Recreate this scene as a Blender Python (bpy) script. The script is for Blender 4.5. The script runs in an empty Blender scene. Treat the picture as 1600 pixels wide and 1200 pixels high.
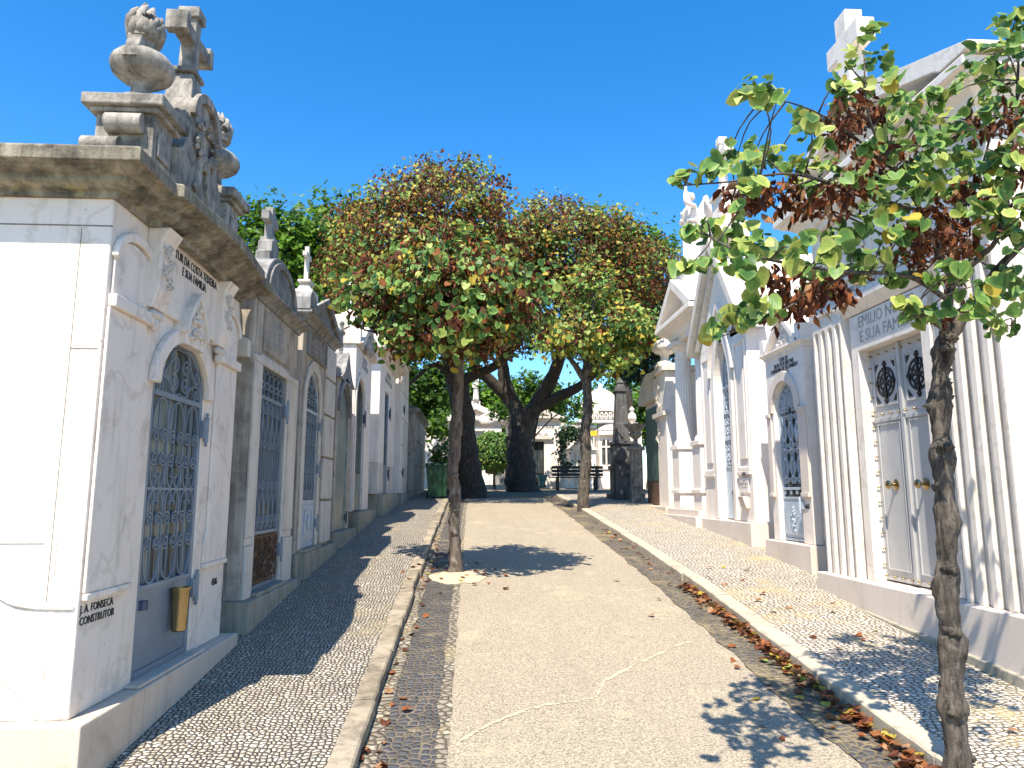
import bpy, bmesh, math, random
import numpy as np
from mathutils import Vector, Matrix, noise as mnoise
R = math.radians
rnd = random.Random(7)
nr = np.random.RandomState(11)
sc = bpy.context.scene
COL = sc.collection

# ------------------------------------------------------------------ survey
# The survey turns a sight line and a known wall plane / distance into metres.
FPX = 1120.0; PITCH = math.atan(172 / FPX); YAW = R(3.2); EYE = 1.6
def sight(x, y):
    dx = (x - 800) / FPX; dy = (600 - y) / FPX
    f = math.cos(PITCH) - math.sin(PITCH) * dy; u = math.sin(PITCH) + math.cos(PITCH) * dy
    return (dx * math.cos(YAW) + f * math.sin(YAW), -dx * math.sin(YAW) + f * math.cos(YAW), u)
def at(x, y, Y):
    r = sight(x, y); t = Y / r[1]
    return Vector((r[0] * t, Y, EYE + r[2] * t))
def atX(x, y, X):
    r = sight(x, y); t = X / r[0]
    return Vector((X, r[1] * t, EYE + r[2] * t))
GP = [(-40, -2.2), (0, -.42), (4.56, .05), (6.64, .25), (8.8, .49), (11.3, .70), (12.7, .81), (15.5, 1.02), (19, 1.28), (24.8, 1.64), (28, 1.80), (34, 1.90), (400, 1.9)]
def g0(Y):
    for (a, b), (c, d) in zip(GP, GP[1:]):
        if Y <= c: return b + (d - b) * (Y - a) / (c - a)
    return 1.9
def g(Y): return sum(g0(Y + k * .5) for k in (-2, -1, 0, 1, 2)) / 5

# ------------------------------------------------------------------ node helpers
def mat(name):
    m = bpy.data.materials.new(name); m.use_nodes = True
    nt = m.node_tree; b = nt.nodes['Principled BSDF']
    return m, nt, b
def N(nt, t, **kw):
    n = nt.nodes.new(t)
    for k, v in kw.items():
        if k in n.inputs: n.inputs[k].default_value = v
        else: setattr(n, k, v)
    return n
def pos(nt, scale=(1, 1, 1)):
    ge = N(nt, 'ShaderNodeNewGeometry'); mp = N(nt, 'ShaderNodeMapping')
    mp.inputs['Scale'].default_value = scale
    nt.links.new(ge.outputs['Position'], mp.inputs['Vector'])
    return mp.outputs['Vector']
def noise(nt, vec, scale, detail=6, rough=.6, dist=0):
    n = N(nt, 'ShaderNodeTexNoise', Scale=scale, Detail=detail, Roughness=rough, Distortion=dist)
    nt.links.new(vec, n.inputs['Vector']); return n.outputs['Fac']
def ramp(nt, fac, p0, p1, c0=(0, 0, 0), c1=(1, 1, 1)):
    r = N(nt, 'ShaderNodeValToRGB'); e = r.color_ramp.elements
    e[0].position = p0; e[1].position = p1; e[0].color = (*c0, 1); e[1].color = (*c1, 1)
    nt.links.new(fac, r.inputs['Fac']); return r.outputs['Color']
def mix(nt, fac, a, b, mode='MIX'):
    m = N(nt, 'ShaderNodeMix', data_type='RGBA', blend_type=mode)
    for s, v in ((m.inputs['Factor'], fac), (m.inputs[6], a), (m.inputs[7], b)):
        if hasattr(v, 'is_linked'): nt.links.new(v, s)
        elif isinstance(v, (int, float)): s.default_value = v
        else: s.default_value = (*v, 1)
    return m.outputs[2]
def bump(nt, b, h, strength=.3, dist=.01):
    n = N(nt, 'ShaderNodeBump', Strength=strength, Distance=dist)
    nt.links.new(h, n.inputs['Height']); nt.links.new(n.outputs[0], b.inputs['Normal'])

def stone(name, base, stain, amt=.5, streak=.4, specks=.3, rough=.75, vein=0., lichen=None, sz=1., bstr=.35):
    m, nt, b = mat(name); P = pos(nt)
    c = mix(nt, ramp(nt, noise(nt, P, 1.3 * sz, 7), .35, .7), base, tuple(x * .9 for x in base))
    c = mix(nt, ramp(nt, noise(nt, P, 3.1 * sz, 9, .68, .4), .66 - .3 * amt, .86 - .2 * amt), c, stain)
    if streak:
        S = pos(nt, (9, 9, .7))
        s = ramp(nt, noise(nt, S, 1.2, 6, .65), .62 - .25 * streak, .9 - .25 * streak)
        c = mix(nt, N_mul(nt, s, .7), c, tuple(x * .75 for x in stain))
    if vein:
        v = N(nt, 'ShaderNodeTexWave', Scale=.9, Distortion=14., Detail=5.)
        v.inputs['Detail Scale'].default_value = 1.6
        nt.links.new(P, v.inputs['Vector'])
        c = mix(nt, N_mul(nt, ramp(nt, v.outputs['Fac'], .93, 1.), vein), c, stain)
    c = mix(nt, N_mul(nt, ramp(nt, noise(nt, pos(nt, (1, 1, .55)), .75 * sz, 9, .72, .6), .5, .68), .22 + .3 * amt), c, tuple(.72 * x * k_ for x, k_ in zip(base, (1, .95, .86))))
    if specks:
        k = noise(nt, pos(nt, (1, 1, .8)), 34, 4, .7)
        c = mix(nt, N_mul(nt, ramp(nt, k, .73 - .1 * specks, .75 - .1 * specks), .8), c, (.06, .05, .04))
    if lichen:
        c = mix(nt, N_mul(nt, ramp(nt, noise(nt, P, 5.5, 8, .7), .58, .68), .75), c, lichen)
    nt.links.new(c, b.inputs['Base Color']); b.inputs['Roughness'].default_value = rough
    b.inputs['Specular IOR Level'].default_value = .3
    h = mix(nt, .5, noise(nt, P, 9, 8, .7), noise(nt, P, 70, 4, .6))
    bump(nt, b, h, bstr, .012)
    return m
def N_mul(nt, col, k):
    n = N(nt, 'ShaderNodeMath', operation='MULTIPLY'); nt.links.new(col, n.inputs[0]); n.inputs[1].default_value = k
    return n.outputs[0]
def paint(name, col, rough=.45, metal=0., wear=(.2, .12, .07), amt=.2, var=.12):
    m, nt, b = mat(name); P = pos(nt)
    c = mix(nt, ramp(nt, noise(nt, P, 4, 6), .3, .7), col, tuple(x * (1 - var * 2) for x in col))
    c = mix(nt, N_mul(nt, ramp(nt, noise(nt, P, 7, 9, .7), .72 - .25 * amt, .8 - .2 * amt), min(1, amt * 2)), c, wear)
    nt.links.new(c, b.inputs['Base Color']); b.inputs['Roughness'].default_value = rough; b.inputs['Metallic'].default_value = metal
    bump(nt, b, noise(nt, P, 45, 4), .15, .004)
    return m
def cobble(name, cols, joint, scale, jw=.06, stretch=(1, 1, 1), sand=None, sandcov=.5, rough=.8, bstr=.8, rand=.9):
    m, nt, b = mat(name); P = pos(nt, stretch)
    w = N(nt, 'ShaderNodeTexNoise', Scale=2.2, Detail=3.); nt.links.new(P, w.inputs['Vector'])
    vm = N(nt, 'ShaderNodeVectorMath', operation='MULTIPLY_ADD'); vm.inputs[1].default_value = (.16, .16, 0)
    nt.links.new(w.outputs['Color'], vm.inputs[0]); nt.links.new(P, vm.inputs[2]); V = vm.outputs[0]
    d = N(nt, 'ShaderNodeTexVoronoi', feature='DISTANCE_TO_EDGE', voronoi_dimensions='2D', Scale=scale, Randomness=rand)
    v = N(nt, 'ShaderNodeTexVoronoi', feature='F1', voronoi_dimensions='2D', Scale=scale, Randomness=rand)
    for n in (d, v): nt.links.new(V, n.inputs['Vector'])
    sep = N(nt, 'ShaderNodeSeparateColor'); nt.links.new(v.outputs['Color'], sep.inputs[0])
    c = mix(nt, sep.outputs[0], cols[0], cols[1])
    c = mix(nt, ramp(nt, sep.outputs[1], .82, .84), c, cols[2])
    c = mix(nt, N_mul(nt, ramp(nt, noise(nt, pos(nt), 1.7, 8, .72),   .50, .70), .32), c, tuple(x * .7 for x in cols[1]))
    PP = pos(nt)
    c = mix(nt, N_mul(nt, ramp(nt, noise(nt, PP, 60, 4), .4, .75), .35), c, tuple(x * .6 for x in cols[0]))
    jm = ramp(nt, d.outputs['Distance'], jw * .45, jw * 1.3)
    jn = mix(nt, ramp(nt, noise(nt, PP, 3, 5), .4, .6), joint, tuple(x * .55 for x in joint))
    c = mix(nt, jm, jn, c)
    if sand:
        s = ramp(nt, noise(nt, PP, .9, 9, .72), .62 - .2 * sandcov, .7 - .1 * sandcov)
        c = mix(nt, N_mul(nt, s, .85), c, sand)
    nt.links.new(c, b.inputs['Base Color']); b.inputs['Roughness'].default_value = rough
    h = ramp(nt, d.outputs['Distance'], 0, jw * 2.6)
    h1 = mix(nt, .38, h, mix(nt, 1., h, sep.outputs[2], 'MULTIPLY'))
    h2 = mix(nt, .22, h1, noise(nt, PP, 48, 5, .7))
    bump(nt, b, h2, min(1., bstr * 1.25), .035)
    return m

M = {}
M['white'] = stone('white_limestone', (.82, .725, .63), (.44, .37, .29), .30, .34, .48, vein=.3, bstr=.5)
M['white_r'] = stone('cream_white_limestone', (.82, .74, .66), (.52, .44, .34), .24, .3, .3, bstr=.45)
M['marble'] = stone('polished_pale_marble', (.80, .725, .64), (.50, .44, .37), .24, .26, .15, .45, .4)
M['pink'] = stone('pinkish_plinth_stone', (.64, .53, .42), (.40, .30, .21), .45, .25, .2)
M['cream'] = stone('cream_plinth_stone', (.70, .61, .53), (.45, .37, .28), .3, .2, .15)
M['weath'] = stone('weathered_black_streaked_stone', (.42, .385, .33), (.055, .052, .048), .78, .85, .7, .85, lichen=(.30, .28, .21), bstr=.8, sz=1.7)
M['weath2'] = stone('lichen_grey_stone', (.36, .345, .32), (.07, .068, .062), .62, .9, .5, .85, bstr=.5)
M['grey'] = stone('grey_stained_limestone', (.56, .49, .405), (.13, .115, .10), .55, .9, .45, .8)
M['greywhite'] = stone('pale_stained_limestone', (.66, .60, .52), (.28, .25, .20), .35, .45, .45, .8)
M['base'] = stone('mossy_plinth_stone', (.40, .37, .29), (.14, .13, .09), .5, .7, .5, .85, lichen=(.30, .28, .15))
M['darkst'] = stone('dark_lichen_granite', (.11, .108, .102), (.025, .025, .025), .5, .6, .4, .85, lichen=(.30, .29, .26), bstr=.6)
M['yellowcor'] = stone('ochre_lichen_cornice_stone', (.36, .32, .235), (.045, .04, .03), .82, .9, .7, .85, lichen=(.40, .34, .15), bstr=.8, sz=1.5)
M['blue'] = paint('blue_grey_painted_iron', (.22, .27, .32), .42, .1, amt=.15)
M['bluedk'] = paint('dark_blue_painted_iron', (.045, .07, .12), .4, .2, amt=.1)
M['paleblue'] = paint('pale_blue_painted_iron', (.46, .54, .61), .45, 0, amt=.1)
M['greydoor'] = paint('pale_grey_painted_door', (.48, .48, .475), .36, .1, (.40, .38, .35), .12, var=.07)
M['steel'] = paint('dull_grey_metal_sheet', (.30, .33, .33), .33, .65, amt=.1, var=.2)
M['rust'] = paint('rusted_iron_openwork', (.16, .09, .05), .85, .1, (.42, .40, .37), .55, .3)
M['brass'] = paint('polished_brass', (.46, .35, .18), .25, 1., (.25, .16, .06), .15)
M['black'] = paint('black_wrought_iron', (.012, .012, .014), .45, .2, amt=.0)
M['letter'] = paint('black_letter_paint', (.03, .03, .03), .6, 0, amt=0)
M['letterg'] = paint('grey_incised_letter', (.40, .38, .36), .7, 0, amt=0)
M['crack'] = paint('dark_crack_joint', (.22, .19, .16), .9, 0, amt=0)
M['bench'] = paint('black_bench_paint', (.010, .011, .011), .5, 0, amt=.05)
M['bin'] = paint('dark_green_plastic', (.012, .07, .03), .4, 0, amt=.0)
M['greenpaint'] = paint('dull_green_door_paint', (.05, .11, .09), .5, 0, amt=.3)
M['brownwood'] = paint('brown_wood', (.13, .07, .04), .7, 0, amt=.3)
M['teal'] = paint('teal_glazed_pot', (.05, .17, .16), .3, 0, amt=.0)
M['yellow'] = paint('yellow_sign', (.75, .52, .02), .5, 0, amt=.0)
m, nt, b = mat('dim_glass'); M['glass'] = m
c = mix(nt, ramp(nt, noise(nt, pos(nt, (3, 3, .8)), 2, 3), .35, .7), (.02, .028, .035), (.10, .11, .105))
nt.links.new(c, b.inputs['Base Color']); b.inputs['Roughness'].default_value = .2; b.inputs['Specular IOR Level'].default_value = .12
m, nt, b = mat('pale_curtained_glass'); M['curtain'] = m
c = mix(nt, ramp(nt, noise(nt, pos(nt, (14, 14, .6)), 1, 2), .42, .6), (.035, .05, .06), (.30, .32, .29))
nt.links.new(c, b.inputs['Base Color']); b.inputs['Roughness'].default_value = .2; b.inputs['Specular IOR Level'].default_value = .2

# ground materials
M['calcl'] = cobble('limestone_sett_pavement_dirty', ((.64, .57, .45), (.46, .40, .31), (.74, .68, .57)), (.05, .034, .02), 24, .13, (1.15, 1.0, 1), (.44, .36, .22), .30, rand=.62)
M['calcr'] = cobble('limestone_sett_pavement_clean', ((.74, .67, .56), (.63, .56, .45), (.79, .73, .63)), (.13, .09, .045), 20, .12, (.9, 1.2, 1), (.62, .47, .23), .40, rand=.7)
M['basalt'] = cobble('basalt_sett_gutter', ((.055, .057, .066), (.085, .086, .092), (.13, .112, .085)), (.23, .185, .125), 16, .12, (1.05, 1.0, 1), (.34, .27, .16), .24, .75, rand=.75)
M['basaltr'] = cobble('sandy_basalt_sett_gutter', ((.07, .07, .075), (.11, .105, .10), (.17, .145, .105)), (.25, .195, .11), 15, .14, (1.1, .95, 1), (.42, .32, .16), .55, .8)
M['strip'] = cobble('pale_sett_border', ((.33, .29, .22), (.24, .2, .15), (.42, .38, .3)), (.13, .10, .06), 14, .12, (1, 1.1, 1), (.44, .36, .2), .45)
def asphalt():
    m, nt, b = mat('pale_sandy_asphalt'); P = pos(nt)
    c = mix(nt, ramp(nt, noise(nt, P, .55, 8, .65), .35, .7), (.39, .325, .23), (.33, .277, .20))
    a = ramp(nt, noise(nt, P, 62, 3, .7), .36, .6)
    c = mix(nt, a, mix(nt, .72, c, (.07, .058, .042)), mix(nt, .3, c, (.62, .53, .39)))
    c = mix(nt, N_mul(nt, ramp(nt, noise(nt, P, 130, 2, .5), .64, .70), .8), c, (.05, .045, .04))
    c = mix(nt, N_mul(nt, ramp(nt, noise(nt, P, 1.6, 9, .75), .56, .72), .5), c, (.58, .48, .30))
    L = noise(nt, pos(nt, (2.6, .22, 1)), 1., 6, .65)
    c = mix(nt, N_mul(nt, ramp(nt, L, .5, .7), .42), c, (.25, .21, .155))
    c = mix(nt, N_mul(nt, ramp(nt, noise(nt, P, 1.1, 10, .78, .8), .57, .66), .5), c, (.48, .40, .27))
    c = mix(nt, N_mul(nt, ramp(nt, noise(nt, P, 9, 8, .8), .66, .74), .55), c, (.16, .13, .10))
    nt.links.new(c, b.inputs['Base Color']); b.inputs['Roughness'].default_value = .9
    bump(nt, b, mix(nt, .4, noise(nt, P, 62, 4, .7), noise(nt, P, 14, 5, .7)), .9, .010)
    return m
M['asphalt'] = asphalt()
M['sand'] = stone('pale_dry_sand', (.50, .42, .29), (.46, .39, .28), .3, 0, .1, .95, bstr=.5)
M['soil'] = stone('dry_soil', (.34, .27, .18), (.2, .16, .1), .5, 0, .4, .95, bstr=.6)
M['plaza'] = stone('shade_darkened_sandy_square', (.24, .195, .135), (.12, .095, .065), .35, 0, .3, .95, bstr=.5)  # sand colour lowered so the trees' deep shade is put into it
M['kerbL'] = stone('dirty_kerb_stone', (.38, .32, .235), (.07, .055, .04), .72, .4, .6, .9, bstr=.7)
M['kerbR'] = stone('pale_kerb_stone', (.48, .42, .32), (.20, .17, .13), .4, .4, .5, .9, bstr=.7)
def bark(name, a, b_, patch=(.42, .39, .34), pk=.3):
    m, nt, b = mat(name)
    S = noise(nt, pos(nt, (16, 16, 2.6)), 1.5, 8, .7, .6); P = pos(nt)
    c = mix(nt, ramp(nt, S, .38, .66), a, b_)
    c = mix(nt, N_mul(nt, ramp(nt, noise(nt, P, 7, 7, .7), .56, .66), pk), c, patch)
    nt.links.new(c, b.inputs['Base Color']); b.inputs['Roughness'].default_value = .9
    bump(nt, b, mix(nt, .35, S, noise(nt, P, 60, 5, .7)), 1., .03)
    return m
M['bark'] = bark('grey_fissured_bark', (.018, .014, .011), (.17, .14, .11))
M['barkdk'] = bark('dark_old_bark', (.018, .014, .011), (.085, .068, .052), (.18, .16, .14), .35)
M['barkp'] = bark('pale_patched_bark', (.06, .045, .035), (.26, .21, .17), (.40, .36, .30), .6)
def leaf(name, ca, cb, tr=.3, rough=.45, sc_=6., rim=None):
    m, nt, b = mat(name); P = pos(nt)
    c = mix(nt, ramp(nt, noise(nt, P, sc_, 3), .35, .65), ca, cb)
    c = mix(nt, N_mul(nt, ramp(nt, noise(nt, P, 38, 3), .4, .7), .3), c, tuple(x * 1.5 for x in cb))
    if rim:
        at_ = N(nt, 'ShaderNodeAttribute', attribute_name='rim'); c = mix(nt, N_mul(nt, ramp(nt, at_.outputs['Fac'], .62, 1.), .6), c, rim)
        c = mix(nt, N_mul(nt, ramp(nt, noise(nt, P, 90, 2), .5, .7), .25), c, tuple(x * .5 for x in ca))
    nt.links.new(c, b.inputs['Base Color']); b.inputs['Roughness'].default_value = rough
    b.inputs['Specular IOR Level'].default_value = .22
    t = N(nt, 'ShaderNodeBsdfTranslucent'); nt.links.new(c, t.inputs['Color'])
    mx = N(nt, 'ShaderNodeMixShader'); mx.inputs[0].default_value = tr
    nt.links.new(b.outputs[0], mx.inputs[1]); nt.links.new(t.outputs[0], mx.inputs[2])
    nt.links.new(mx.outputs[0], nt.nodes['Material Output'].inputs[0])
    return m
M['lg'] = leaf('green_leaf', (.075, .17, .04), (.13, .25, .055), .26, rim=(.30, .40, .10))
M['lgd'] = leaf('deep_green_leaf', (.03, .085, .022), (.06, .13, .03), .22, rim=(.14, .24, .06))
M['lyg'] = leaf('yellow_green_leaf', (.22, .31, .06), (.32, .38, .09), .28, rim=(.52, .52, .16))
M['ly'] = leaf('yellow_leaf', (.42, .32, .04), (.50, .40, .07), .35)
M['lb'] = leaf('brown_dead_leaf', (.042, .015, .009), (.15, .05, .024), .18, .7, 22.)
M['lt'] = leaf('tan_dead_leaf', (.20, .10, .05), (.40, .23, .12), .2, .75, 22.)
M['lo'] = leaf('rust_orange_leaf', (.16, .05, .018), (.30, .11, .035), .22, .7, 22.)
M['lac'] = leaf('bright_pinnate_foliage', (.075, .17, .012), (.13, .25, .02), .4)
M['lacd'] = leaf('dark_pinnate_foliage', (.028, .075, .012), (.05, .11, .018), .35)  # darker green of the same leaves, mixed in at random
M['lcon'] = leaf('dark_conifer_foliage', (.012, .032, .022), (.022, .05, .032), .15)

# ------------------------------------------------------------------ mesh builder
class Fr:
    """facade frame: u along the wall, v up, w out of the wall"""
    def __init__(s, kind, p): s.k = kind; s.p = p
    def __call__(s, u, v, w=0):
        if s.k == 'L': return (s.p + w, u, v)
        if s.k == 'R': return (s.p - w, u, v)
        return (u, s.p - w, v)
class MB:
    def __init__(s): s.v = []; s.f = []; s.m = []; s.ci = 0
    def add(s, vs, fs):
        o = len(s.v); s.v += [tuple(v) for v in vs]; s.f += [tuple(i + o for i in f) for f in fs]; s.m += [s.ci] * len(fs); return s
    def box(s, F, u0, u1, v0, v1, w0, w1):
        c = [F(u, v, w) for u in (u0, u1) for v in (v0, v1) for w in (w0, w1)]
        return s.add(c, [(0, 1, 3, 2), (4, 6, 7, 5), (0, 4, 5, 1), (2, 3, 7, 6), (0, 2, 6, 4), (1, 5, 7, 3)])
    def wedge(s, F, u0, u1, v0, v1, w0, w1, wt0, wt1, du0=0, du1=0):
        c = [F(u0, v0, w0), F(u1, v0, w0), F(u1, v0, w1), F(u0, v0, w1), F(u0 + du0, v1, wt0), F(u1 - du1, v1, wt0), F(u1 - du1, v1, wt1), F(u0 + du0, v1, wt1)]
        return s.add(c, [(0, 1, 2, 3), (4, 7, 6, 5), (0, 4, 5, 1), (1, 5, 6, 2), (2, 6, 7, 3), (3, 7, 4, 0)])
    def prism(s, F, poly, w0, w1):
        n = len(poly)
        vs = [F(u, v, w0) for u, v in poly] + [F(u, v, w1) for u, v in poly]
        return s.add(vs, [tuple(range(n)), tuple(range(2 * n - 1, n - 1, -1))] + [(i, (i + 1) % n, n + (i + 1) % n, n + i) for i in range(n)])
    def ring(s, F, outer, inner, w0, w1, closed=False):
        """band between two equal-length polylines"""
        n = len(outer); vs = []
        for p, q in zip(outer, inner): vs += [F(*p, w0), F(*p, w1), F(*q, w1), F(*q, w0)]
        fs = []
        for i in range(n if closed else n - 1):
            a, b = 4 * i, 4 * ((i + 1) % n)
            for k in range(4): fs.append((a + k, a + (k + 1) % 4, b + (k + 1) % 4, b + k))
        if not closed: fs += [(0, 1, 2, 3), (4 * n - 1, 4 * n - 2, 4 * n - 3, 4 * n - 4)]
        return s.add(vs, fs)
    def lathe(s, c, prof, seg=20, sx=1, sy=1, rot=0):
        vs = []; n = len(prof)
        for r, z in prof:
            for k in range(seg):
                a = 2 * math.pi * k / seg + rot
                vs.append((c[0] + r * sx * math.cos(a), c[1] + r * sy * math.sin(a), c[2] + z))
        fs = [(i * seg + k, i * seg + (k + 1) % seg, (i + 1) * seg + (k + 1) % seg, (i + 1) * seg + k) for i in range(n - 1) for k in range(seg)]
        fs += [tuple(range(seg - 1, -1, -1)), tuple(range((n - 1) * seg, n * seg))]
        return s.add(vs, fs)
    def tube(s, pts, rad, seg=8, wob=0, wsc=6):
        pts = [Vector(p) for p in pts]; n = len(pts); vs = []
        up = Vector((.31, .17, .93)).normalized()
        for i, p in enumerate(pts):
            t = (pts[min(i + 1, n - 1)] - pts[max(i - 1, 0)]).normalized()
            a = t.cross(up)
            if a.length < .1: a = t.cross(Vector((1, 0, 0)))
            a.normalize(); b = t.cross(a)
            r = rad[i] if hasattr(rad, '__len__') else rad
            for k in range(seg):
                q = 2 * math.pi * k / seg; d = a * math.cos(q) + b * math.sin(q); rr = r
                if wob: rr = r * (1 + wob * mnoise.noise((p + d * r) * wsc) + .5 * wob * mnoise.noise((p + d * r) * wsc * 2.7))
                vs.append(p + d * rr)
        fs = [(i * seg + k, i * seg + (k + 1) % seg, (i + 1) * seg + (k + 1) % seg, (i + 1) * seg + k) for i in range(n - 1) for k in range(seg)]
        fs += [tuple(range(seg - 1, -1, -1)), tuple(range((n - 1) * seg, n * seg))]
        return s.add(vs, fs)
    def ribbon(s, F, path, wid, w0, w1, closed=False):
        n = len(path); P = []; Q = []
        for i, p in enumerate(path):
            a = path[(i - 1) % n] if closed or i else path[0]; b = path[(i + 1) % n] if closed or i < n - 1 else path[-1]
            du, dv = b[0] - a[0], b[1] - a[1]; L = math.hypot(du, dv) or 1
            nu, nv = -dv / L * wid / 2, du / L * wid / 2
            P.append((p[0] + nu, p[1] + nv)); Q.append((p[0] - nu, p[1] - nv))
        return s.ring(F, P, Q, w0, w1, closed)
    def sweep(s, path, prof):
        n = len(path); vs = []; k = len(prof)
        def nrm(a, b):
            dx, dy = b[0] - a[0], b[1] - a[1]; L = math.hypot(dx, dy); return (dy / L, -dx / L)
        for i, p in enumerate(path):
            n1 = nrm(path[i - 1], p) if i else nrm(p, path[1]); n2 = nrm(p, path[i + 1]) if i < n - 1 else n1
            d = 1 + n1[0] * n2[0] + n1[1] * n2[1]; mx, my = (n1[0] + n2[0]) / d, (n1[1] + n2[1]) / d
            vs += [(p[0] + mx * o, p[1] + my * o, z) for o, z in prof]
        fs = [(i * k + j, (i + 1) * k + j, (i + 1) * k + (j + 1) % k, i * k + (j + 1) % k) for i in range(n - 1) for j in range(k)]
        fs += [tuple(range(k)), tuple(range(n * k - 1, (n - 1) * k - 1, -1))]
        return s.add(vs, fs)
    def ball(s, c, r, seg=8, rings=6, sc3=(1, 1, 1), wob=0):
        vs = []; 
        for i in range(rings + 1):
            t = math.pi * i / rings
            for k in range(seg):
                a = 2 * math.pi * k / seg; d = Vector((math.sin(t) * math.cos(a), math.sin(t) * math.sin(a), -math.cos(t)))
                q = r * (1 + (wob * mnoise.noise(Vector(c) * 5 + d * 2.2) if wob else 0))
                vs.append((c[0] + d.x * q * sc3[0], c[1] + d.y * q * sc3[1], c[2] + d.z * q * sc3[2]))
        fs = [(i * seg + k, i * seg + (k + 1) % seg, (i + 1) * seg + (k + 1) % seg, (i + 1) * seg + k) for i in range(rings) for k in range(seg)]
        return s.add(vs, fs)
    def ob(s, name, mt, parent=None, smooth=False, bev=0, angle=None):
        me = bpy.data.meshes.new(name)
        off = Vector(parent_loc(parent)) if parent else Vector((0, 0, 0))
        me.from_pydata([tuple(Vector(v) - off) for v in s.v], [], s.f)
        mts = mt if isinstance(mt, (list, tuple)) else [mt]
        for q in mts: me.materials.append(M[q] if isinstance(q, str) else q)
        if len(mts) > 1: me.polygons.foreach_set('material_index', s.m)
        bm = bmesh.new(); bm.from_mesh(me)
        bmesh.ops.remove_doubles(bm, verts=bm.verts, dist=1e-5)
        bmesh.ops.recalc_face_normals(bm, faces=bm.faces); bm.to_mesh(me); bm.free()
        if smooth or angle: 
            me.polygons.foreach_set('use_smooth', [True] * len(me.polygons))
            if angle: me.set_sharp_from_angle(angle=R(angle))
        o = bpy.data.objects.new(name, me); COL.objects.link(o)
        if parent: o.parent = parent
        if bev:
            md = o.modifiers.new('soft_edges', 'BEVEL'); md.width = bev; md.segments = 2; md.limit_method = 'ANGLE'; md.angle_limit = R(40)
        return o
def parent_loc(o):
    v = Vector((0, 0, 0))
    while o: v = v + o.location; o = o.parent
    return v
def tag(o, label, cat, group=None, kind=None):
    if label: o['label'] = label
    if cat: o['category'] = cat
    if group: o['group'] = group
    if kind: o['kind'] = kind
    return o
def thing(name, loc, label, cat, group=None):
    o = bpy.data.objects.new(name, None); COL.objects.link(o); o.location = loc; o.empty_display_size = .2
    return tag(o, label, cat, group)
def struct(o): o['kind'] = 'structure'; return o
def text(F, s, size, u, v, w, mt, parent, name='lettering', align='CENTER', sp=1.0, flip=1, ext=.003, sx=1.):
    cu = bpy.data.curves.new(name, 'FONT'); cu.body = s; cu.size = size; cu.extrude = ext; cu.align_x = align; cu.space_line = sp; cu.resolution_u = 2
    to = bpy.data.objects.new(name, cu); COL.objects.link(to)
    dg = bpy.context.evaluated_depsgraph_get(); me = bpy.data.meshes.new_from_object(to.evaluated_get(dg))
    bpy.data.objects.remove(to)
    off = parent_loc(parent); sg = -1 if F.k == 'R' else 1
    for q in me.vertices:
        q.co = Vector(F(u + sg * q.co.x * sx, v + q.co.y, w + q.co.z)) - off
    bm = bmesh.new(); bm.from_mesh(me); bmesh.ops.recalc_face_normals(bm, faces=bm.faces); bm.to_mesh(me); bm.free()
    me.materials.clear(); me.materials.append(M[mt])
    o = bpy.data.objects.new(name, me); COL.objects.link(o); o.parent = parent
    return o
def arch(u0, u1, vs, rise, n=14):
    """points of an arched head from (u0,vs) over to (u1,vs)"""
    c = (u0 + u1) / 2; h = (u1 - u0) / 2
    return [(c - h * math.cos(math.pi * i / n), vs + rise * math.sin(math.pi * i / n)) for i in range(n + 1)]
def pointed(u0, u1, vs, rise, n=8):
    c = (u0 + u1) / 2; out = []
    for i in range(n + 1):
        t = i / n; out.append((u0 + (c - u0) * (1 - math.cos(t * math.pi / 2)) ** 1.0, vs + rise * math.sin(t * math.pi / 2) ** 1.1))
    out = [(u0 + (c - u0) * (t ** 1.7), vs + rise * t) for t in [i / n for i in range(n + 1)]]
    return out + [(2 * c - a, b) for a, b in out[-2::-1]]
def hpath(F, u0, u1, d):
    if F.k == 'L': return [(F.p - d, u0), (F.p, u0), (F.p, u1), (F.p - d, u1)]
    if F.k == 'R': return [(F.p + d, u1), (F.p, u1), (F.p, u0), (F.p + d, u0)]
    return [(u0, F.p + d), (u0, F.p), (u1, F.p), (u1, F.p + d)]
def cornice_prof(z0, z1, out, n=4, inn=-.05):
    """stepped and curved cornice profile from z0 (tight) to z1 (out)"""
    h = z1 - z0
    return [(inn, z0), (.02, z0), (.02, z0 + .15 * h), (out * .22, z0 + .2 * h), (out * .3, z0 + .36 * h), (out * .55, z0 + .52 * h), (out * .8, z0 + .6 * h), (out * .8, z0 + .68 * h), (out, z0 + .72 * h), (out, z0 + .93 * h), (out * .92, z1), (inn, z1)]
def cross(mb, F, u, v0, v1, th, arm, w, tk, va=None, flare=0):
    va = va if va else v0 + (v1 - v0) * .66
    pl = [(u - th / 2 - flare, v0), (u - th / 2, va - th / 2), (u - arm, va - th / 2 - flare * .5), (u - arm, va + th / 2 + flare * .5), (u - th / 2, va + th / 2), (u - th / 2 - flare * .5, v1), (u + th / 2 + flare * .5, v1), (u + th / 2, va + th / 2), (u + arm, va + th / 2 + flare * .5), (u + arm, va - th / 2 - flare * .5), (u + th / 2, va - th / 2), (u + th / 2 + flare, v0)]
    return mb.prism(F, pl, w - tk / 2, w + tk / 2)
def spir(cu, cv, r0, r1, a0, a1, n=18):
    return [(cu + (r0 + (r1 - r0) * i / n) * math.cos(a0 + (a1 - a0) * i / n), cv + (r0 + (r1 - r0) * i / n) * math.sin(a0 + (a1 - a0) * i / n)) for i in range(n + 1)]
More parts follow.
